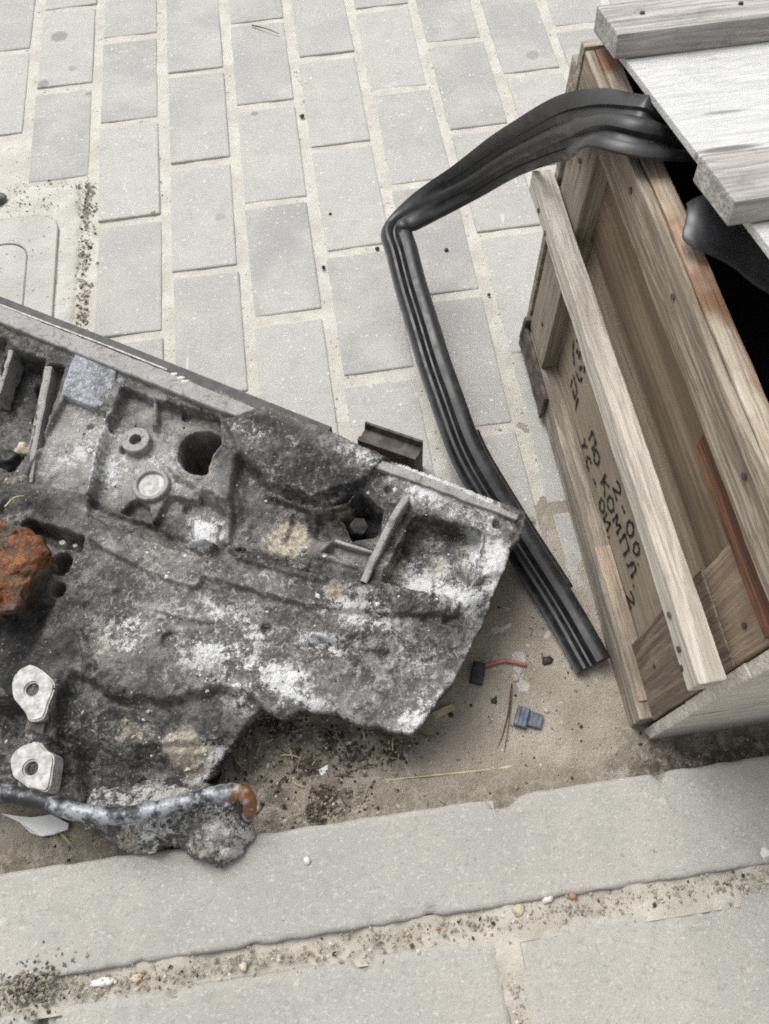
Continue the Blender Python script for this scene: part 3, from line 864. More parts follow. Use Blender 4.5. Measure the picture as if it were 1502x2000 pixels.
# rubber heap added to darken the crate inside; also holds these ends up
heap = height_sheet('darkening_bundle', np.arange(PXN + .014, CX1 - .012, .006), np.arange(CY0 + .006, CY1 - .002, .006),
                    lambda X, Y: .275 + .045 * fbm(X, Y, 7, 3, 12) + .012 * np.sin(60 * X + 40 * Y + 6 * fbm(X, Y, 6, 2)), M['black_matt'])
tag(heap, 'black rubber bundle added to darken the inside of the crate', 'rubber bundle')
sm = heap.modifiers.new('shell', 'SOLIDIFY'); sm.thickness = .004; sm.offset = -1

# ------------------------------------------------------------------ engine casting
cast = empty('engine_casting')
tag(cast, 'dirty corroded cast aluminium engine part lying by the kerb', 'engine part')
ZR = .098
def W2(px, py, z=ZR):
    p = at(px, py, z=z); return (p.x, p.y)
def WP(pts, z=ZR): return [W2(a, b, z) for a, b in pts]
OUT = WP([(-330, 470), (0, 600), (430, 772), (700, 880), (1026, 1004), (1016, 1040), (1000, 1075), (965, 1160), (930, 1240), (908, 1285), (880, 1335), (852, 1378),
          (830, 1408), (800, 1425), (760, 1420), (700, 1412), (650, 1392), (595, 1386), (545, 1398), (510, 1384), (480, 1398), (455, 1428), (430, 1462),
          (405, 1492), (372, 1512), (400, 1540), (300, 1585), (180, 1590), (60, 1560), (-60, 1545), (-330, 1490)])
base_c = W2(350, 1100)
FEAT = []   # polygon, depth (+ = down), softness
def feat(pts, d, s=.003, z=ZR): FEAT.append((WP(pts, z), d, s))
# sunken fields and pockets
feat([(-330, 560), (-20, 650), (12, 674), (-8, 770), (-330, 770)], .030)
feat([(28, 690), (88, 710), (74, 800), (52, 890), (0, 955), (-330, 960), (-330, 790), (-4, 770)], .038, .004)
feat([(98, 722), (126, 724), (84, 860), (62, 900)], .018)
feat([(132, 778), (210, 812), (172, 968), (55, 942), (82, 868)], .008, .0015)
feat([(242, 762), (298, 783), (429, 818), (434, 855), (428, 898), (392, 968), (446, 1003), (438, 1066), (375, 1072), (297, 1024), (176, 986), (211, 828), (230, 808)], .017, .0016)
feat([(208, 730), (248, 762), (234, 806), (196, 795)], -.004, .002)
feat([(262, 915), (324, 906), (345, 938), (392, 964), (388, 978), (332, 970), (321, 974), (309, 1012), (297, 1020), (292, 990), (270, 974), (254, 979), (243, 1003), (228, 998), (250, 961)], -.012, .0014)
feat([(343, 918), (352, 930), (400, 930), (440, 880), (470, 898), (452, 996), (392, 966)], -.012, .004)
feat([(298, 780), (310, 785), (306, 832), (296, 830)], -.012, .0014)
feat([(206, 832), (216, 834), (182, 972), (171, 970)], -.004, .0012)
feat([(176, 988), (297, 1028), (375, 1076), (440, 1072), (470, 1095), (440, 1102), (300, 1064), (176, 1012)], .010, .002)
feat([(374, 1010), (432, 1022), (434, 1064), (408, 1086), (376, 1072)], -.015, .005)
feat([(448, 1000), (458, 1004), (446, 1062), (438, 1060)], -.008, .0014)
feat([(60, 1022), (160, 1052), (158, 1078), (100, 1062), (40, 1040)], .030)
feat([(470, 905), (560, 960), (620, 985), (640, 1040), (600, 1090), (520, 1080), (430, 1060), (470, 990)], .012, .010)
feat([(648, 992), (700, 962), (748, 1000), (740, 1048), (690, 1056), (676, 1020)], .046, .0016)
feat([(600, 1000), (650, 990), (676, 1020), (690, 1056), (655, 1056), (610, 1040)], .018, .005)
feat([(655, 1056), (728, 1076), (710, 1106), (630, 1080)], .012, .002)
feat([(610, 1086), (702, 1110), (692, 1142), (602, 1122)], .005, .002)
feat([(808, 1008), (940, 1045), (930, 1130), (885, 1165), (750, 1135), (772, 1080)], .027, .0014)
feat([(180, 1002), (440, 1075), (520, 1092), (620, 1130), (900, 1172), (890, 1205), (760, 1205), (600, 1188), (402, 1134), (388, 1152), (352, 1148), (256, 1106), (178, 1060)], -.008, .0016)
feat([(180, 1150), (250, 1160), (240, 1195), (170, 1190)], .005, .006)
feat([(880, 1160), (985, 1120), (935, 1230), (870, 1215)], .008, .004)
feat([(440, 1240), (520, 1260), (700, 1250), (860, 1290), (840, 1300), (690, 1275), (520, 1285)], .005, .006)
feat([(-20, 1180), (90, 1180), (60, 1260), (10, 1310), (-60, 1330)], .020, .012)
feat([(-330, 1370), (20, 1370), (52, 1410), (40, 1470), (0, 1500), (-330, 1500)], .045, .006)
feat([(140, 1310), (215, 1358), (320, 1368), (420, 1342), (485, 1350), (520, 1400), (440, 1470), (400, 1530), (300, 1600), (90, 1600), (110, 1400)], .013, .004)
feat([(200, 1400), (330, 1400), (300, 1470), (210, 1460)], .005, .012)
feat([(100, 1450), (320, 1480), (400, 1500), (300, 1560), (130, 1550)], .018, .012)
# raised fields
feat([(560, 1003), (572, 1000), (556, 1052), (545, 1050)], -.006, .0014)
feat([(455, 1085), (640, 1135), (636, 1146), (452, 1098)], -.004, .0014)
feat([(300, 1186), (420, 1216), (418, 1224), (298, 1196)], -.004, .0016)
feat([(935, 1045), (945, 1048), (925, 1135), (915, 1132)], -.006, .0014)
feat([(-330, 985), (20, 985), (10, 1000), (-330, 1000)], -.01, .002)
feat([(150, 1230), (165, 1226), (185, 1300), (170, 1306)], -.005, .003)
feat([(610, 1235), (760, 1262), (756, 1274), (606, 1248)], -.004, .002)
feat([(240, 1440), (420, 1430), (420, 1440), (240, 1452)], -.006, .002)
feat([(10, 1440), (60, 1425), (130, 1450), (140, 1560), (20, 1545)], -.018, .004)
feat([(5, 1330), (50, 1285), (120, 1310), (120, 1400), (40, 1410)], -.006, .004)
feat([(440, 830), (520, 806), (640, 852), (760, 905), (705, 955), (610, 985), (530, 955), (468, 895)], -.013, .0035)
feat([(755, 905), (1020, 1004), (995, 1060), (935, 1040), (800, 1000), (760, 985)], -.004, .004)
feat([(100, 960), (20, 960), (30, 1010), (80, 1040), (150, 1050), (160, 1000)], -.006, .012)
feat([(500, 1270), (640, 1300), (620, 1390), (520, 1395), (470, 1350)], -.008, .018)
feat([(930, 1050), (1010, 1040), (960, 1170), (905, 1180)], -.004, .006)
RIDGE = [([(794, 966), (772, 1005), (748, 1052), (726, 1098), (708, 1138)], .0005, .004), ([(706, 952), (680, 985), (640, 998), (590, 990), (520, 965)], .0005, .002),
         ([(452, 985), (446, 1020), (438, 1052)], .002, .001), ([(94, 716), (80, 790), (64, 870), (54, 942)], .002, .002)]
CIRC = [((236, 868), 9, .010, .001), ((360, 985), 8, .008, .001), ((470, 1075), 9, .012, .001), ((175, 832), 6, .006, .001), ((760, 960), 7, .010, .001), ((970, 1030), 8, .010, .001), ((520, 1230), 8, .010, .001), ((330, 1250), 12, .006, .002), ((360, 805), 9, .006, .001), ((390, 876), 43, .075, .0012), ((122, 1103), 18, .030, .002), ((115, 1152), 11, .020, .002), ((112, 940), 18, .003, .004), ((60, 1345), 3, .0, .002)]
def casting_h(X, Y):
    bx, by = base_c
    Z = .098 + .006 * sstep(.10, .55, Y)
    Z = Z - .020 * sstep(.22, .10, Y) * sstep(.05, -.1, X - .1)
    for poly, d, s in FEAT:
        P = np.array(poly)
        sel = (X > P[:, 0].min() - .02) & (X < P[:, 0].max() + .02) & (Y > P[:, 1].min() - .02) & (Y < P[:, 1].max() + .02)
        xx, yy = X[sel], Y[sel]
        wob = .0013 * fbm(xx, yy, 70, 3, d * 900)
        Z[sel] -= d * sstep(-s, s, poly_sd(xx, yy, poly) + wob)
    for (c, r, d, s) in CIRC:
        cx, cy = W2(*c); rr = r / 1690.0
        dist = np.hypot(X - cx, (Y - cy) * .95)
        Z -= d * sstep(rr + s, rr - s, dist)
        if d > .03: Z += .003 * np.exp(-((dist - rr - .004) / .003) ** 2)
    for pts, w_, hh in RIDGE:
        P = WP(pts)
        for i in range(len(P) - 1):
            ex, ey = P[i + 1][0] - P[i][0], P[i + 1][1] - P[i][1]
            t = np.clip(((X - P[i][0]) * ex + (Y - P[i][1]) * ey) / (ex * ex + ey * ey), 0, 1)
            dd = np.hypot(X - P[i][0] - ex * t, Y - P[i][1] - ey * t)
            Z = np.maximum(Z, (.098 + hh) - 2.2 * np.maximum(dd - w_, 0) * (1 + .5 * fbm(X, Y, 90, 2, 3))) if hh > 0 else Z
    lt_ = casting_zone(X, Y, (ZL,))[0]
    Z += (.0022 * fbm(X, Y, 38, 4, 21, .55) + .0011 * fbm(X, Y, 190, 3, 40, .65)) * (1 - .8 * lt_)
    w, b, k = casting_zone(X, Y)
    Z += (.0016 * b + .0012 * w) * (fbm(X, Y, 260, 2, 77) + .6)
    return Z
ZW = [(860, 958, 95, 34, 24, 1), (960, 1105, 30, 90, -25, .75), (900, 1150, 50, 28, 20, .8), (560, 1345, 70, 38, 25, .7), (395, 1045, 32, 34, 0, .9), (700, 1195, 70, 40, 20, .55),
      (420, 1275, 70, 42, 10, .6), (620, 1260, 60, 40, 0, .35), (300, 905, 90, 45, 10, .35), (200, 900, 24, 80, 12, .5), (150, 870, 60, 70, 0, .25), (520, 860, 90, 25, 22, .35),
      (340, 1140, 90, 40, 20, .25), (250, 1240, 50, 40, 0, .4), (840, 1120, 80, 60, 20, .5), (820, 1390, 60, 35, -50, .45), (380, 1480, 25, 50, 30, .6), (480, 1330, 30, 60, 20, .4),
      (440, 1210, 120, 60, 20, .3), (735, 1265, 140, 40, 18, .25), (250, 730, 120, 16, 22, .4), (700, 905, 60, 20, 22, .4)]
ZB = [(560, 1050, 48, 42, 20, 1), (345, 1455, 46, 42, 20, 1.2), (52, 830, 26, 90, 15, .9), (20, 930, 50, 30, 0, .6), (655, 1160, 26, 18, 0, 1), (330, 1100, 90, 40, 20, .45),
      (250, 1400, 90, 60, 20, .45), (680, 1005, 30, 25, 0, .6), (770, 1110, 26, 60, 20, .6), (850, 1090, 45, 30, 0, .6), (900, 1050, 40, 25, 0, .5), (600, 900, 50, 20, 20, .45),
      (700, 1180, 50, 40, 0, .5), (430, 1300, 60, 30, 0, .5), (200, 1260, 30, 30, 0, .5), (270, 870, 30, 60, 0, .4), (420, 930, 12, 60, 10, .5), (160, 860, 70, 90, 0, .3)]
ZK = [(560, 850, 100, 26, 22, .85), (200, 990, 60, 14, 18, .8), (330, 1040, 70, 12, 20, .8), (70, 1200, 60, 50, 0, .8), (440, 1420, 60, 30, -40, .6), (950, 1200, 30, 60, -30, .5), (800, 1060, 30, 40, 0, .7), (660, 945, 60, 26, 10, .9), (740, 900, 40, 18, 24, .6), (560, 1110, 130, 18, 18, .6), (230, 1130, 60, 20, 10, .6), (600, 1215, 120, 18, 14, .55), (500, 1000, 50, 30, 20, .6), (890, 985, 40, 18, 20, .7), (640, 1110, 50, 14, 14, .7), (610, 925, 100, 40, 24, .9), (80, 990, 70, 40, 20, .9), (820, 1200, 120, 26, 15, .7), (30, 1270, 80, 110, 0, .95), (150, 1180, 70, 40, 0, .6), (300, 1545, 130, 45, 5, .7),  # soot patches, and painted shade where entries sit in pockets, hole and creases
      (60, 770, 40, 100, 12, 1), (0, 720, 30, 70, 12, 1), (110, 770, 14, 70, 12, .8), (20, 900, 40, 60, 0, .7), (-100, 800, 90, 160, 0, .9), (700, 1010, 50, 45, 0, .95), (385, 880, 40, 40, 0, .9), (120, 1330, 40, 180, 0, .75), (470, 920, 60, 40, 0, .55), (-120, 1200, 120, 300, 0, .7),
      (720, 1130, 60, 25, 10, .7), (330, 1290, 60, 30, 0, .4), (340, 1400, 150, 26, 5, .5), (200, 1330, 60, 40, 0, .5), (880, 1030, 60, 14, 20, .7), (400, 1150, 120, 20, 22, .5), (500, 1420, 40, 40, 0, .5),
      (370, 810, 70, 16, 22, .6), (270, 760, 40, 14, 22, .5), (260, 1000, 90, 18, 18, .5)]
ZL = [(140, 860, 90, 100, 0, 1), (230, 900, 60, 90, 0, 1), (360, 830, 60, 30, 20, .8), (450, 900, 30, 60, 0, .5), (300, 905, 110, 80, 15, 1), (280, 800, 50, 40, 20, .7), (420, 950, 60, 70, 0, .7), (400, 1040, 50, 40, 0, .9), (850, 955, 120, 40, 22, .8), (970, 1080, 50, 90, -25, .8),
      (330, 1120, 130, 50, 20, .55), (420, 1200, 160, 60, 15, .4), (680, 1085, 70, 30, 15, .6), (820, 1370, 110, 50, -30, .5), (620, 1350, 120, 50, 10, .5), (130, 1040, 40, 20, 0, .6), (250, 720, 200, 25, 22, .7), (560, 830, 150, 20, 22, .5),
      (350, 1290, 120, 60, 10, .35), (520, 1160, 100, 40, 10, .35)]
def casting_zone(X, Y, zones=None):
    out = []
    for Z_ in zones or (ZW, ZB, ZK):
        a = np.zeros_like(X)
        for (px, py, rx, ry, ang, s) in Z_:
            c = np.array(W2(px, py)); t = math.radians(ang)
            u = np.array(W2(px + rx * math.cos(t), py + rx * math.sin(t))) - c
            v = np.array(W2(px - ry * math.sin(t), py + ry * math.cos(t))) - c
            det = u[0] * v[1] - u[1] * v[0]
            dx, dy = X - c[0], Y - c[1]
            p = (dx * v[1] - dy * v[0]) / det; q = (dy * u[0] - dx * u[1]) / det
            a = np.maximum(a, s * np.exp(-(p * p + q * q) * .8))
        out.append(np.clip(a, 0, 1))
    return out
STEP = .0015
def build_casting():
    gx = np.arange(-.68, .20, STEP); gy = np.arange(.06, .90, STEP)
    X, Y = np.meshgrid(gx, gy)
    sdv = poly_sd(X, Y, OUT) + .0022 * fbm(X, Y, 30, 3, 60) + .001 * fbm(X, Y, 120, 2, 61)
    keep = sdv > 0
    ny, nx = X.shape
    idx = np.arange(nx * ny).reshape(ny, nx)
    q = np.stack([idx[:-1, :-1], idx[:-1, 1:], idx[1:, 1:], idx[1:, :-1]], -1).reshape(-1, 4)
    q = q[keep.ravel()[q].all(1)]
    Z = casting_h(X, Y)
    # slide border vertices onto the outline
    gyv, gxv = np.gradient(sdv, STEP)
    g2 = gxv ** 2 + gyv ** 2 + 1e-6
    edge = (sdv > 0) & (sdv < STEP * 1.2)
    X = np.where(edge, X - np.clip(sdv * gxv / g2, -STEP, STEP) * .9, X); Y = np.where(edge, Y - np.clip(sdv * gyv / g2, -STEP, STEP) * .9, Y)
    cnt = {}
    e = np.concatenate([q[:, [0, 1]], q[:, [1, 2]], q[:, [2, 3]], q[:, [3, 0]]])
    es = np.sort(e, 1); key = es[:, 0].astype(np.int64) * (nx * ny) + es[:, 1]
    u_, inv, c_ = np.unique(key, return_inverse=True, return_counts=True)
    be = e[c_[inv] == 1]
    used = np.zeros(nx * ny, bool); used[q.ravel()] = True
    remap = np.cumsum(used) - 1
    V = np.stack([X.ravel(), Y.ravel(), Z.ravel()], -1)[used]
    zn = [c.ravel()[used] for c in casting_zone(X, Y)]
    q = remap[q]; be = remap[be]
    bv = np.unique(be); lm = -np.ones(len(V), int); lm[bv] = len(V) + np.arange(len(bv))
    low = V[bv].copy(); cen = np.array([base_c[0], base_c[1]])
    low[:, 2] -= .022
    low2 = low.copy(); dv = cen - low2[:, :2]; dv /= np.linalg.norm(dv, axis=1)[:, None]
    low2[:, :2] += dv * .03; low2[:, 2] = -.002
    lm2 = lm + len(bv)
    sk = np.stack([be[:, 1], be[:, 0], lm[be[:, 0]], lm[be[:, 1]]], -1)
    sk2 = np.stack([lm[be[:, 1]], lm[be[:, 0]], lm2[be[:, 0]], lm2[be[:, 1]]], -1)
    Q = np.concatenate([q, sk, sk2])
    VV = np.concatenate([V, low, low2])
    me = bpy.data.meshes.new('casting_body')
    me.vertices.add(len(VV)); me.vertices.foreach_set('co', VV.ravel())
    me.loops.add(Q.size); me.loops.foreach_set('vertex_index', Q.ravel().astype(np.int32))
    me.polygons.add(len(Q)); me.polygons.foreach_set('loop_start', np.arange(0, Q.size, 4, dtype=np.int32))
    me.update(calc_edges=True); me.validate()
    n_ = len(VV)
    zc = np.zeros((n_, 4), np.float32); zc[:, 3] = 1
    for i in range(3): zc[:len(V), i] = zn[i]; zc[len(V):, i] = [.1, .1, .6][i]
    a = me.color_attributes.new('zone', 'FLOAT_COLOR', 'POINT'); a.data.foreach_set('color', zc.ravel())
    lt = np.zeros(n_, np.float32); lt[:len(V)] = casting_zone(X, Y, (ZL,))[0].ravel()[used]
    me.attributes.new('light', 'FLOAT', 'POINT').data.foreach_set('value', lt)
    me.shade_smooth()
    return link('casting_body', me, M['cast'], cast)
build_casting()

# loose crust grains sitting on the casting
def crust():
    rs = np.random.RandomState(4)
    x = rs.uniform(-.45, .18, 28000); y = rs.uniform(.07, .72, 28000)
    sdv = poly_sd(x, y, OUT)
    w, b, k = casting_zone(x, y)
    p = (.05 + .55 * w + .75 * b) * (1 - .7 * k) * (sdv > .004) * np.clip(fbm(x, y, 34, 3, 50) + .55, 0, 1)
    sel = rs.rand(len(x)) < p * .8
    x, y, w, b = x[sel], y[sel], w[sel], b[sel]
    z = casting_h(x.copy(), y.copy())
    gs = {'w': [], 'b': [], 'k': []}
    for i in range(len(x)):
        r = rs.choice((.0007, .0010, .0015, .0022, .0032), p=(.38, .3, .2, .09, .03))
        key = 'w' if rs.rand() < .25 + w[i] else ('b' if rs.rand() < .3 + b[i] else 'k')
        gs[key].append((x[i], y[i], z[i] + r * .1, r))
    for key, mts in (('w', [(M['oxide'], 1)]), ('b', [(M['grit_tan'], 1), (M['grit_pale'], 1)]), ('k', [(M['cast_grey'], 1), (M['stone_dark'], .6)])):
        o = grit('crust_grains', gs[key], mts, None, 8)
        del o['category']; o.parent = cast
crust()

# flange along the long edge
rim_pts = [(-330, 485), (0, 616), (150, 676), (300, 736), (430, 788), (560, 840), (700, 894), (860, 952), (1010, 1012)]
rimw = [.011, .011, .011, .0108, .010, .0085, .006, .005, .003]
path, sc = [], []
rp = catmull([at(a, b, z=.1065 + .0005 * i) for i, (a, b) in enumerate(rim_pts)], 24)
for i in range(len(rp)):
    t = i / 24; k = min(int(t), 7); sc.append((rimw[k] * (1 - (t - k)) + rimw[k + 1] * (t - k)) / .013)
for i, p in enumerate(rp):
    p += Vector((.0012 * mnoise.noise(p * 60), .0012 * mnoise.noise(p * 75 + Vector((3, 0, 0))), .0006 * mnoise.noise(p * 90)))
prof = [(-.013, -.012), (-.013, .004), (-.0115, .0058), (.0115, .0058), (.013, .004), (.013, -.012)]
from_bm('flange', sweep_bm(rp, prof, None, sc), M['cast_light'], cast)
lo_pts = [(-330, 462), (0, 594), (200, 672), (380, 744), (520, 800), (640, 848)]
rl = catmull([at(a, b, z=.094) for a, b in lo_pts], 20)
from_bm('lower_flange', sweep_bm(rl, [(-.010, -.094), (-.010, .001), (-.009, .003), (.009, .003), (.010, .001), (.010, -.094)], None), M['cast_dark'], cast)
hl = catmull([at(a, b, z=.1) for a, b in [(-330, 470), (0, 601), (210, 682), (330, 730)]], 10)
from_bm('flange_edge', sweep_bm(hl, [(-.001, -.02), (-.001, .0085), (.001, .0085), (.001, -.02)]), M['lug'], cast)
# chips of bare metal on the edge
for px, py in ((338, 731), (352, 738), (362, 745)):
    from_bm('bare_chip', lump_bm(at(px, py, z=.112), (.005, .002, .0012), px), M['stone_white'], cast)

def prism_part(name, pts, z, dz, mat, bev=.0015, jit=.0006):
    bm = prism_bm([at(a, b, z=z) for a, b in pts], dz, bev)
    bmesh.ops.triangulate(bm, faces=[f for f in bm.faces if len(f.verts) > 4])
    bmesh.ops.subdivide_edges(bm, edges=[e for e in bm.edges if e.calc_length() > .012], cuts=2, use_grid_fill=True)
    for v in bm.verts: v.co += jit * mnoise.noise_vector(v.co * 90)
    return from_bm(name, bm, mat, cast)
prism_part('pad', [(150, 678), (232, 704), (214, 782), (188, 797), (116, 770), (130, 725)], .1085, .03, M['cast_pad'], .0035, .0016)
def wall_part(name, pts, w, z0, z1, mat, h=.03):
    P = catmull([at(a, b, z=(z0 + (z1 - z0) * i / (len(pts) - 1))) for i, (a, b) in enumerate(pts)], 8)
    for p in P: p += .0008 * mnoise.noise_vector(p * 80)
    return from_bm(name, sweep_bm(P, [(-w * 1.15, -h), (-w, -.001), (-w * .6, 0), (w * .6, 0), (w, -.001), (w * 1.15, -h)]), mat, cast)
wall_part('rib', [(20, 684), (8, 725), (-8, 775)], .0035, .104, .098, M['cast_light'])
wall_part('rib', [(94, 716), (80, 790), (64, 870), (54, 942)], .0045, .106, .099, M['cast_light'])
wall_part('fin', [(794, 968), (772, 1005), (748, 1052), (726, 1098), (710, 1136)], .0036, .119, .109, M['cast_light'], .045)
wall_part('fin', [(655, 1056), (690, 1066), (728, 1077)], .002, .098, .098, M['cast_light'], .02)
def boss(px, py, r, ri, z, depth, mat, floor_mat, n=28):
    c = at(px, py, z=z); bm = bmesh.new()
    prof_ = [(r * 1.12, -.03), (r, -.0015), (r * .94, 0), (ri * 1.06, 0), (ri, -.001), (ri * .96, -depth)]
    rings = [[bm.verts.new(c + Vector((a * math.cos(2 * math.pi * i / n), a * math.sin(2 * math.pi * i / n), b)) + .0005 * mnoise.noise_vector(Vector((a * 90 + i * .3, b * 90, px)))) for i in range(n)] for a, b in prof_]
    for k in range(len(rings) - 1):
        for i in range(n): bm.faces.new((rings[k][i], rings[k][(i + 1) % n], rings[k + 1][(i + 1) % n], rings[k + 1][i]))
    o = from_bm('boss', bm, mat, cast, False)
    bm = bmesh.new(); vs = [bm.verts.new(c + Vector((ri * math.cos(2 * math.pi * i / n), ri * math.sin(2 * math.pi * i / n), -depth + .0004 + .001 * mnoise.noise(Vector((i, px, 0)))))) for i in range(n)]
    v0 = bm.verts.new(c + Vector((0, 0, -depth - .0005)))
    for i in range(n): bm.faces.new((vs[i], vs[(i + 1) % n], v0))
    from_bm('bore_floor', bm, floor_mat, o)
    return o
boss(264, 858, .0165, .0068, .0985, .012, M['cast_light'], M['cast_dark'])
boss(294, 944, .0205, .0150, .1050, .0045, M['cast_light'], M['lug'])
# bolt in the deep cavity
bm = bmesh.new(); bmesh.ops.create_cone(bm, segments=6, radius1=.0115, radius2=.0105, depth=.012, cap_ends=True)
bmesh.ops.bevel(bm, geom=bm.edges[:], offset=.001, segments=1, affect='EDGES')
o = from_bm('bolt', bm, M['cast_dark'], cast); o.location = at(700, 1030, z=.078); o.rotation_euler = (.3, .2, .4)
# clean mounting lugs with through holes
def lug(pts, hole, z):
    bm = bmesh.new()
    loop = catmull([at(a, b, z=z) for a, b in pts[-2:] + pts + pts[:2]], 4)[8:8 + 4 * len(pts)]
    outer = [bm.verts.new(p + .0008 * mnoise.noise_vector(p * 120)) for p in loop]
    c = at(*hole[:2], z=z); n = 20
    inner = [bm.verts.new(c + Vector((hole[2] * .9 * math.cos(2 * math.pi * i / n), hole[2] * .9 * math.sin(2 * math.pi * i / n), 0))) for i in range(n)]
    ed = [bm.edges.new((L[i], L[(i + 1) % len(L)])) for L in (outer, inner) for i in range(len(L))]
    r = bmesh.ops.triangle_fill(bm, edges=ed, use_beauty=True)
    fs = [f for f in r['geom'] if isinstance(f, bmesh.types.BMFace)]
    ex = bmesh.ops.extrude_face_region(bm, geom=fs)
    for v in ex['geom']:
        if isinstance(v, bmesh.types.BMVert): v.co.z -= .022
    bmesh.ops.recalc_face_normals(bm, faces=bm.faces)
    te = [e for e in bm.edges if all(v.co.z > z - .001 for v in e.verts) and any(f.normal.z < .5 for f in e.link_faces)]
    bmesh.ops.bevel(bm, geom=te, offset=.0016, segments=2, affect='EDGES')
    o = from_bm('lug', bm, M['lug'], cast)
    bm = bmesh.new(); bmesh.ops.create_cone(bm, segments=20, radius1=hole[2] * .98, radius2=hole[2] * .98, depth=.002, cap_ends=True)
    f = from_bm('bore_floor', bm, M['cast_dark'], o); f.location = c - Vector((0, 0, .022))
lug([(22, 1335), (32, 1312), (52, 1299), (66, 1300), (88, 1314), (104, 1332), (102, 1352), (92, 1382), (84, 1402), (60, 1408), (50, 1394), (38, 1378), (26, 1362)], (62, 1346, .0072), .1075)
lug([(20, 1482), (32, 1464), (48, 1454), (60, 1448), (78, 1450), (90, 1464), (104, 1478), (102, 1504), (94, 1542), (70, 1544), (42, 1530), (24, 1512)], (60, 1500, .0072), .1075)
wall_part('web', [(72, 1404), (66, 1425), (66, 1450)], .009, .0995, .0995, M['brown_metal'], .03)
# crusted foot below the casting
def foot_h(X, Y):
    d = poly_sd(X, Y, FOOT)
    Z = .058 + .026 * np.sqrt(np.clip(d / .025, 0, 1)) + .007 * fbm(X, Y, 34, 4, 5) + .0022 * fbm(X, Y, 190, 3, 15)
    return Z
FOOT = WP([(135, 1590), (150, 1625), (185, 1642), (225, 1668), (285, 1678), (312, 1660), (335, 1658), (370, 1682), (420, 1690), (462, 1668), (488, 1632), (482, 1585), (455, 1550), (300, 1520), (160, 1540)], .085)
ft = height_sheet('crusted_foot', np.arange(-.34, -.10, .0019), np.arange(.02, .16, .0019), foot_h, M['cast'],
                  keep=lambda X, Y: poly_sd(X, Y, FOOT) + .003 * fbm(X, Y, 45, 3, 9) > 0,
                  zone=lambda X, Y: (.25 + .3 * fbm(X, Y, 25, 2, 4).clip(0, 1), .35 + .2 * fbm(X, Y, 30, 2, 8).clip(0, 1), .15 + 0 * X))
ft.parent = cast
sm = ft.modifiers.new('shell', 'SOLIDIFY'); sm.thickness = .03; sm.offset = -1
# rusty lump bolted on at the left
def rust_rock(c, r, seed, rz):
    bm = bmesh.new()
    bmesh.ops.create_cube(bm, size=2)
    bmesh.ops.bevel(bm, geom=bm.edges[:], offset=.35, segments=1, affect='EDGES')
    bmesh.ops.triangulate(bm, faces=bm.faces)
    bmesh.ops.subdivide_edges(bm, edges=bm.edges[:], cuts=9, use_grid_fill=True)
    s_ = Vector((seed, seed * .7, 2)); ca, sa = math.cos(rz), math.sin(rz)
    for v in bm.verts:
        q = v.co * (1 + .16 * mnoise.noise(v.co * 1.3 + s_) - .14 * abs(mnoise.noise(v.co * 2.6 + s_)))
        q = Vector((q.x * r[0], q.y * r[1], q.z * r[2]))
        q = Vector((q.x * ca - q.y * sa, q.x * sa + q.y * ca, q.z))
        w = Vector(c) + q
        v.co = w + .006 * mnoise.noise_vector(w * 48 + s_) + .003 * mnoise.noise_vector(w * 120) + .0016 * mnoise.noise_vector(w * 230)
    return from_bm('rusty_block', bm, M['rust'], cast, True)
rust_rock(at(-10, 1112, z=.115), (.052, .046, .026), 4.2, -.5)
rust_rock(at(-50, 1040, z=.128), (.048, .016, .014), 9.2, -.42)
# clods wedged into the left pocket
for i, (px, py, r, mt) in enumerate([(40, 985, .016, 'cast'), (15, 1000, .02, 'cast'), (90, 1000, .014, 'cast'), (130, 1015, .012, 'cast_light'), (20, 900, .014, 'cast_dark'), (45, 880, .010, 'stone_tan'), (30, 955, .018, 'cast_dark')]):
    bm = lump_bm(at(px, py, z=.088), (r, r * .8, r * .8), i + 2.5, .5, 3, 1.8)
    from_bm('clod', bm, M[mt], cast, True)

# white flakes on the casting
flk = []
for i, (px, py, r) in enumerate([(122, 1060, .0042), (147, 1066, .003), (138, 1076, .002), (520, 830, .002), (780, 930, .0024), (625, 1168, .0035), (608, 1180, .003)]):
    f = from_bm('paint_flake', lump_bm(at(px, py, z=.1 if i > 2 else .082), (r, r * .7, .0012), i + 1.5, .3, 1), M['stone_white'], None)
    flk.append(f)
    tag(f, ['small white flake resting in the slot beside the rusty block', 'narrow white sliver in the slot of the casting', 'tiny white chip below the slot of the casting',
            'tiny white speck near the flange of the casting', 'white speck on the pale corner of the casting', 'pale flake below the cavity of the casting', 'pale flake on the dark middle of the casting'][i], 'flake')

# ------------------------------------------------------------------ bent pipe along the casting
pp = [(-90, 1540), (-10, 1547), (60, 1558), (130, 1580), (205, 1593), (280, 1587), (350, 1570), (415, 1553), (452, 1547), (474, 1549), (486, 1562), (488, 1580), (484, 1596)]
pz = [.112, .112, .112, .111, .110, .109, .108, .107, .106, .105, .101, .090, .072]
pth = catmull([at(a, b, z=z) for (a, b), z in zip(pp, pz)], 8)
for p in pth: p += .0006 * mnoise.noise_vector(p * 70)
pipe = from_bm('bent_pipe', sweep_bm(pth, circ(.0080, 14), None, [1 - .3 * max(0, (i - 64) / 32) + .05 * math.sin(i * 1.3) for i in range(len(pth))]), M['pipe'], None, True)
tag(pipe, 'bent grey steel pipe with orange rust patches lying along the casting', 'pipe')

# ------------------------------------------------------------------ small things on the ground
def thing(o, label, cat, group=None): return tag(o, label, cat, group)
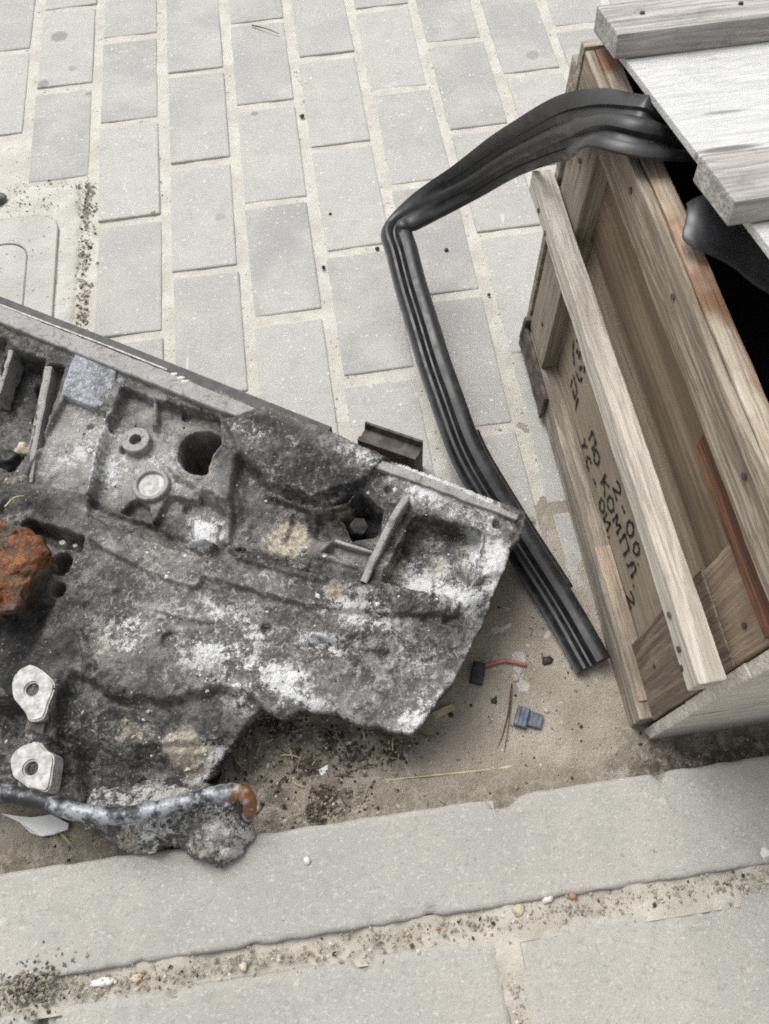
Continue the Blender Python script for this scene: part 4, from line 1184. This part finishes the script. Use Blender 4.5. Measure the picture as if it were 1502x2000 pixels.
# rubber-lined metal channel behind the flange
a, b = at(706, 846, z=.055), at(818, 884, z=.055)
ch = sweep_bm([a.lerp(b, i / 8) for i in range(9)], [(-.014, -.055), (-.014, .006), (-.011, .006), (-.009, -.004), (.004, -.004), (.006, .003), (.012, .003), (.012, -.055)])
thing(from_bm('metal_channel', ch, M['brown_metal']), 'short dark brown metal channel leaning behind the casting flange', 'metal channel')
# wire with connector
wire = empty('wire_connector')
wp = catmull([at(938, 1302, z=.006), at(962, 1296, z=.006), at(985, 1291, z=.005), at(1005, 1293, z=.005), at(1028, 1299, z=.004)], 8)
from_bm('wire', sweep_bm(wp, circ(.0021, 8)), M['red_wire'], wire, True)
bm = box_bm((-.007, -.0115, 0), (.007, .0115, .012), .0015, 6, .0005, 80)
o = from_bm('plug', bm, M['black_plastic'], wire); o.location = at(932, 1318, z=.001); o.rotation_euler.z = -.35
thing(wire, 'red wire stub with a small black plug lying on the dirt', 'wire')
# grey connector
gc = empty('plastic_connector')
for (px, py, sx, sy, h, rz, nm) in ((1018, 1403, .0068, .0105, .011, -.45, 'housing'), (1042, 1408, .0085, .0078, .008, -.45, 'cap')):
    o = from_bm(nm, box_bm((-sx, -sy, 0), (sx, sy, h), .0018, 6, .0004, 70), M['grey_plastic'], gc)
    o.location = at(px, py, z=.001); o.rotation_euler.z = rz
for i in range(3):
    o = from_bm('ridge', box_bm((-.0010, -.0095, 0), (.0010, .0095, .002), .0004, 2, 0), M['grey_plastic'], gc)
    o.location = at(1018, 1403, z=.001) + Vector(((i - 1) * .0042 * math.cos(.45), -(i - 1) * .0042 * math.sin(.45), .0105)); o.rotation_euler.z = -.45
thing(gc, 'slate grey two-part plastic connector lying near the crate corner', 'connector')
# black crumbs
def pebble(px, py, r, mt, label, cat, group=None, z=0.0, flat=.7, seed=None, nm='pebble', el=1.0):
    r *= .62; c = at(px, py, z=z); c.z += r * flat * .5
    o = from_bm(nm, lump_bm(c, (r * el, r, r * flat), seed or px * .13, .45, 2), M[mt], None, True)
    return thing(o, label, cat, group)
pebble(1068, 1291, .0085, 'black_plastic', 'black crumpled scrap on the dirt beside the seal tip', 'scrap', nm='scrap', el=1.2)
pebble(872, 489, .005, 'stone_dark', 'lone dark pebble on the paver inside the seal bend', 'pebble')
pebble(632, 523, .0055, 'stone_dark', 'dark pebble in the joint left of the seal bend', 'pebble', el=.7)
pebble(737, 487, .0055, 'stone_dark', 'dark pebble touching the seal just below its bend', 'pebble')
pebble(590, 228, .006, 'stone_dark', 'dark crumb in a joint near the top middle', 'pebble')
pebble(955, 576, .004, 'stone_dark', 'small dark crumb in the joint near the crate post', 'pebble')
pebble(299, 415, .006, 'stone_tan', 'brownish crumb in the cross joint right of the access cover', 'pebble')
pebble(645, 418, .0035, 'stone_dark', 'tiny dark crumb on the paver left of the seal', 'pebble')
pebble(1, 392, .018, 'cast_grey', 'dark stone on the mortar above the access cover', 'stone', nm='stone')
pebble(600, 1681, .0055, 'stone_white', 'small white pebble on the kerb top below the pipe', 'pebble', z=KZ)
pebble(1068, 1752, .009, 'stone_white', 'largest white stone in the kerb joint', 'stone', z=KZ - .006, nm='stone')
pebble(1118, 1748, .0065, 'stone_red', 'red brick chip in the kerb joint', 'brick chip', z=KZ - .006, nm='brick_chip')
pebble(1012, 1778, .009, 'stone_tan', 'tan stone where the kerb joint meets the slab joint', 'stone', z=KZ - .006, nm='stone')
pebble(1330, 1678, .0065, 'stone_dark', 'flat dark scrap at the upper edge of the kerb joint', 'scrap', z=KZ - .004, nm='scrap', el=1.5, flat=.4)
pebble(1490, 1668, .012, 'stone_white', 'white stone in the kerb joint at the right picture edge', 'stone', z=KZ - .006, nm='stone')
pebble(475, 1888, .0065, 'stone_tan', 'cream pebble in the kerb joint below the pipe end', 'pebble', z=KZ - .006)
pebble(265, 1910, .006, 'foil', 'yellow sliver in the left part of the kerb joint', 'sliver', z=KZ - .005, nm='sliver', el=1.6, flat=.4)
pebble(200, 1918, .006, 'stone_white', 'long white sliver in the left part of the kerb joint', 'sliver', z=KZ - .005, nm='sliver', el=3.2, flat=.4)
pebble(1066, 1388, .0055, 'stone_tan', 'cream pebble right of the grey connector', 'pebble', el=.8)
pebble(1077, 1446, .005, 'stone_tan', 'pale pebble below the grey connector', 'pebble', el=.7)
pebble(1006, 1325, .0065, 'stone_tan', 'tan pebble below the red wire', 'pebble')
pebble(1189, 1437, .0045, 'stone_white', 'white pebble at the foot of the crate corner', 'pebble')
pebble(518, 1597, .0065, 'rust_chip', 'orange rust flake beside the pipe end', 'flake', z=.0, nm='rust_flake')
pebble(492, 1615, .006, 'rust_chip', 'rusty crumb below the pipe end', 'flake', z=.0, nm='rust_flake')
pebble(965, 1370, .006, 'stone_dark', 'dark crumb between casting tip and grey connector', 'pebble')
pebble(612, 1178, .003, 'rust_chip', 'pale rusty speck on the casting', 'flake', z=.1, nm='rust_flake')
pebble(593, 1076, .004, 'grey_plastic', 'tiny teal scrap on the casting', 'scrap', z=.096, nm='scrap')
# peel
o = from_bm('peel', box_bm((-.0125, -.0035, 0), (.0125, .0035, .003), .0008, 8, .0016, 60), M['foil'])
o.location = at(868, 1388, z=.004); o.rotation_euler = (.15, -.1, .22)
thing(o, 'short yellow peel of wood beside the casting tip', 'peel')
pebble(880, 1396, .006, 'stone_dark', 'dark crumb stuck to the yellow peel', 'scrap', nm='scrap')
# straws and twigs
def stalk(name, pts, r, mat, label, cat, z=.004):
    P = catmull([at(a, b, z=z + dz) for a, b, dz in pts], 6)
    n_ = len(P)
    return thing(from_bm(name, sweep_bm(P, circ(1.0, 6), None, [r * (1 - .6 * i / n_) for i in range(n_)]), M[mat], None, True), label, cat)
stalk('straw', [(1002, 1497, 0), (930, 1506, .001), (850, 1514, .001), (720, 1527, 0)], .0017, 'straw', 'long yellow straw lying parallel to the kerb', 'straw')
stalk('straw', [(585, 1566, 0), (620, 1561, .003), (650, 1558, .002)], .0018, 'straw', 'short bent straw in the dark litter', 'straw')
stalk('straw', [(660, 1566, 0), (680, 1578, .002), (700, 1590, 0)], .0018, 'straw', 'short straw beside the bent one, nearest the kerb', 'straw')
stalk('twig', [(999, 1340, .002), (993, 1390, .001), (983, 1430, .001), (972, 1462, 0)], .0009, 'twig', 'thin dark twig left of the grey connector', 'twig')
stalk('twig', [(1000, 1335, .001), (995, 1400, .003), (985, 1470, 0)], .0007, 'twig', 'thinner dark twig crossing the other near the grey connector', 'twig')
stalk('twig', [(492, 49, 0), (520, 56, .003), (545, 66, .001)], .0012, 'twig', 'small dark twig on a paver at the top of the picture', 'twig', .003)
stalk('twig', [(118, 1625, .002), (135, 1645, .004), (150, 1665, .001)], .002, 'straw', 'dry stalk beside the white plastic shard', 'stalk')
stalk('root_fibre', [(10, 990, 0), (28, 972, .004), (48, 968, .002)], .0012, 'straw', 'pale curled fibre above the rusty block', 'fibre', .115)
lit = bmesh.new()
for i in range(60):
    c = random.choice(dcl); x, y = random.gauss(c[0], .022), random.gauss(c[1], .015)
    if y < .07: continue
    a_ = random.uniform(0, 6.28); L_ = random.uniform(.008, .024)
    gz = float(dirt_z(np.array([x]), np.array([y]))[0])
    P = [Vector((x, y, gz + .001)), Vector((x + L_ * .5 * math.cos(a_), y + L_ * .5 * math.sin(a_), gz + .004)), Vector((x + L_ * math.cos(a_ + .15), y + L_ * math.sin(a_ + .15), gz + .002))]
    one = sweep_bm(catmull(P, 3), circ(random.choice((.0005, .0007, .0009)), 5))
    mi = random.choice((0, 0, 0, 1))
    for f in one.faces: f.material_index = mi
    tmp = bpy.data.meshes.new('tmp'); one.to_mesh(tmp); one.free(); lit.from_mesh(tmp); bpy.data.meshes.remove(tmp)
o = from_bm('dry_litter', lit, M['twig'])
o.data.materials.append(M['straw'])
tag(o, 'tangled dry stems in the dark litter between casting and kerb', 'litter', kind='stuff')
# pale scrap
o = from_bm('paper_scrap', box_bm((-.012, -.003, 0), (.012, .003, .002), .0006, 6, .0012, 60), M['white_plastic'])
o.location = at(645, 1498, z=.005); o.rotation_euler = (.1, .1, .35)
thing(o, 'thin white scrap in the litter below the casting', 'scrap')
# white plastic shard
sh = [(0, 1588), (30, 1593), (62, 1596), (100, 1590), (134, 1608), (132, 1620), (104, 1630), (80, 1634), (58, 1626), (38, 1606)]
bm = prism_bm([at(a, b, z=.012 + .0001 * (a % 37)) for a, b in sh], .003, .0006)
thing(from_bm('plastic_shard', bm, M['white_plastic']), 'white curved plastic shard on the ground under the pipe', 'plastic shard')
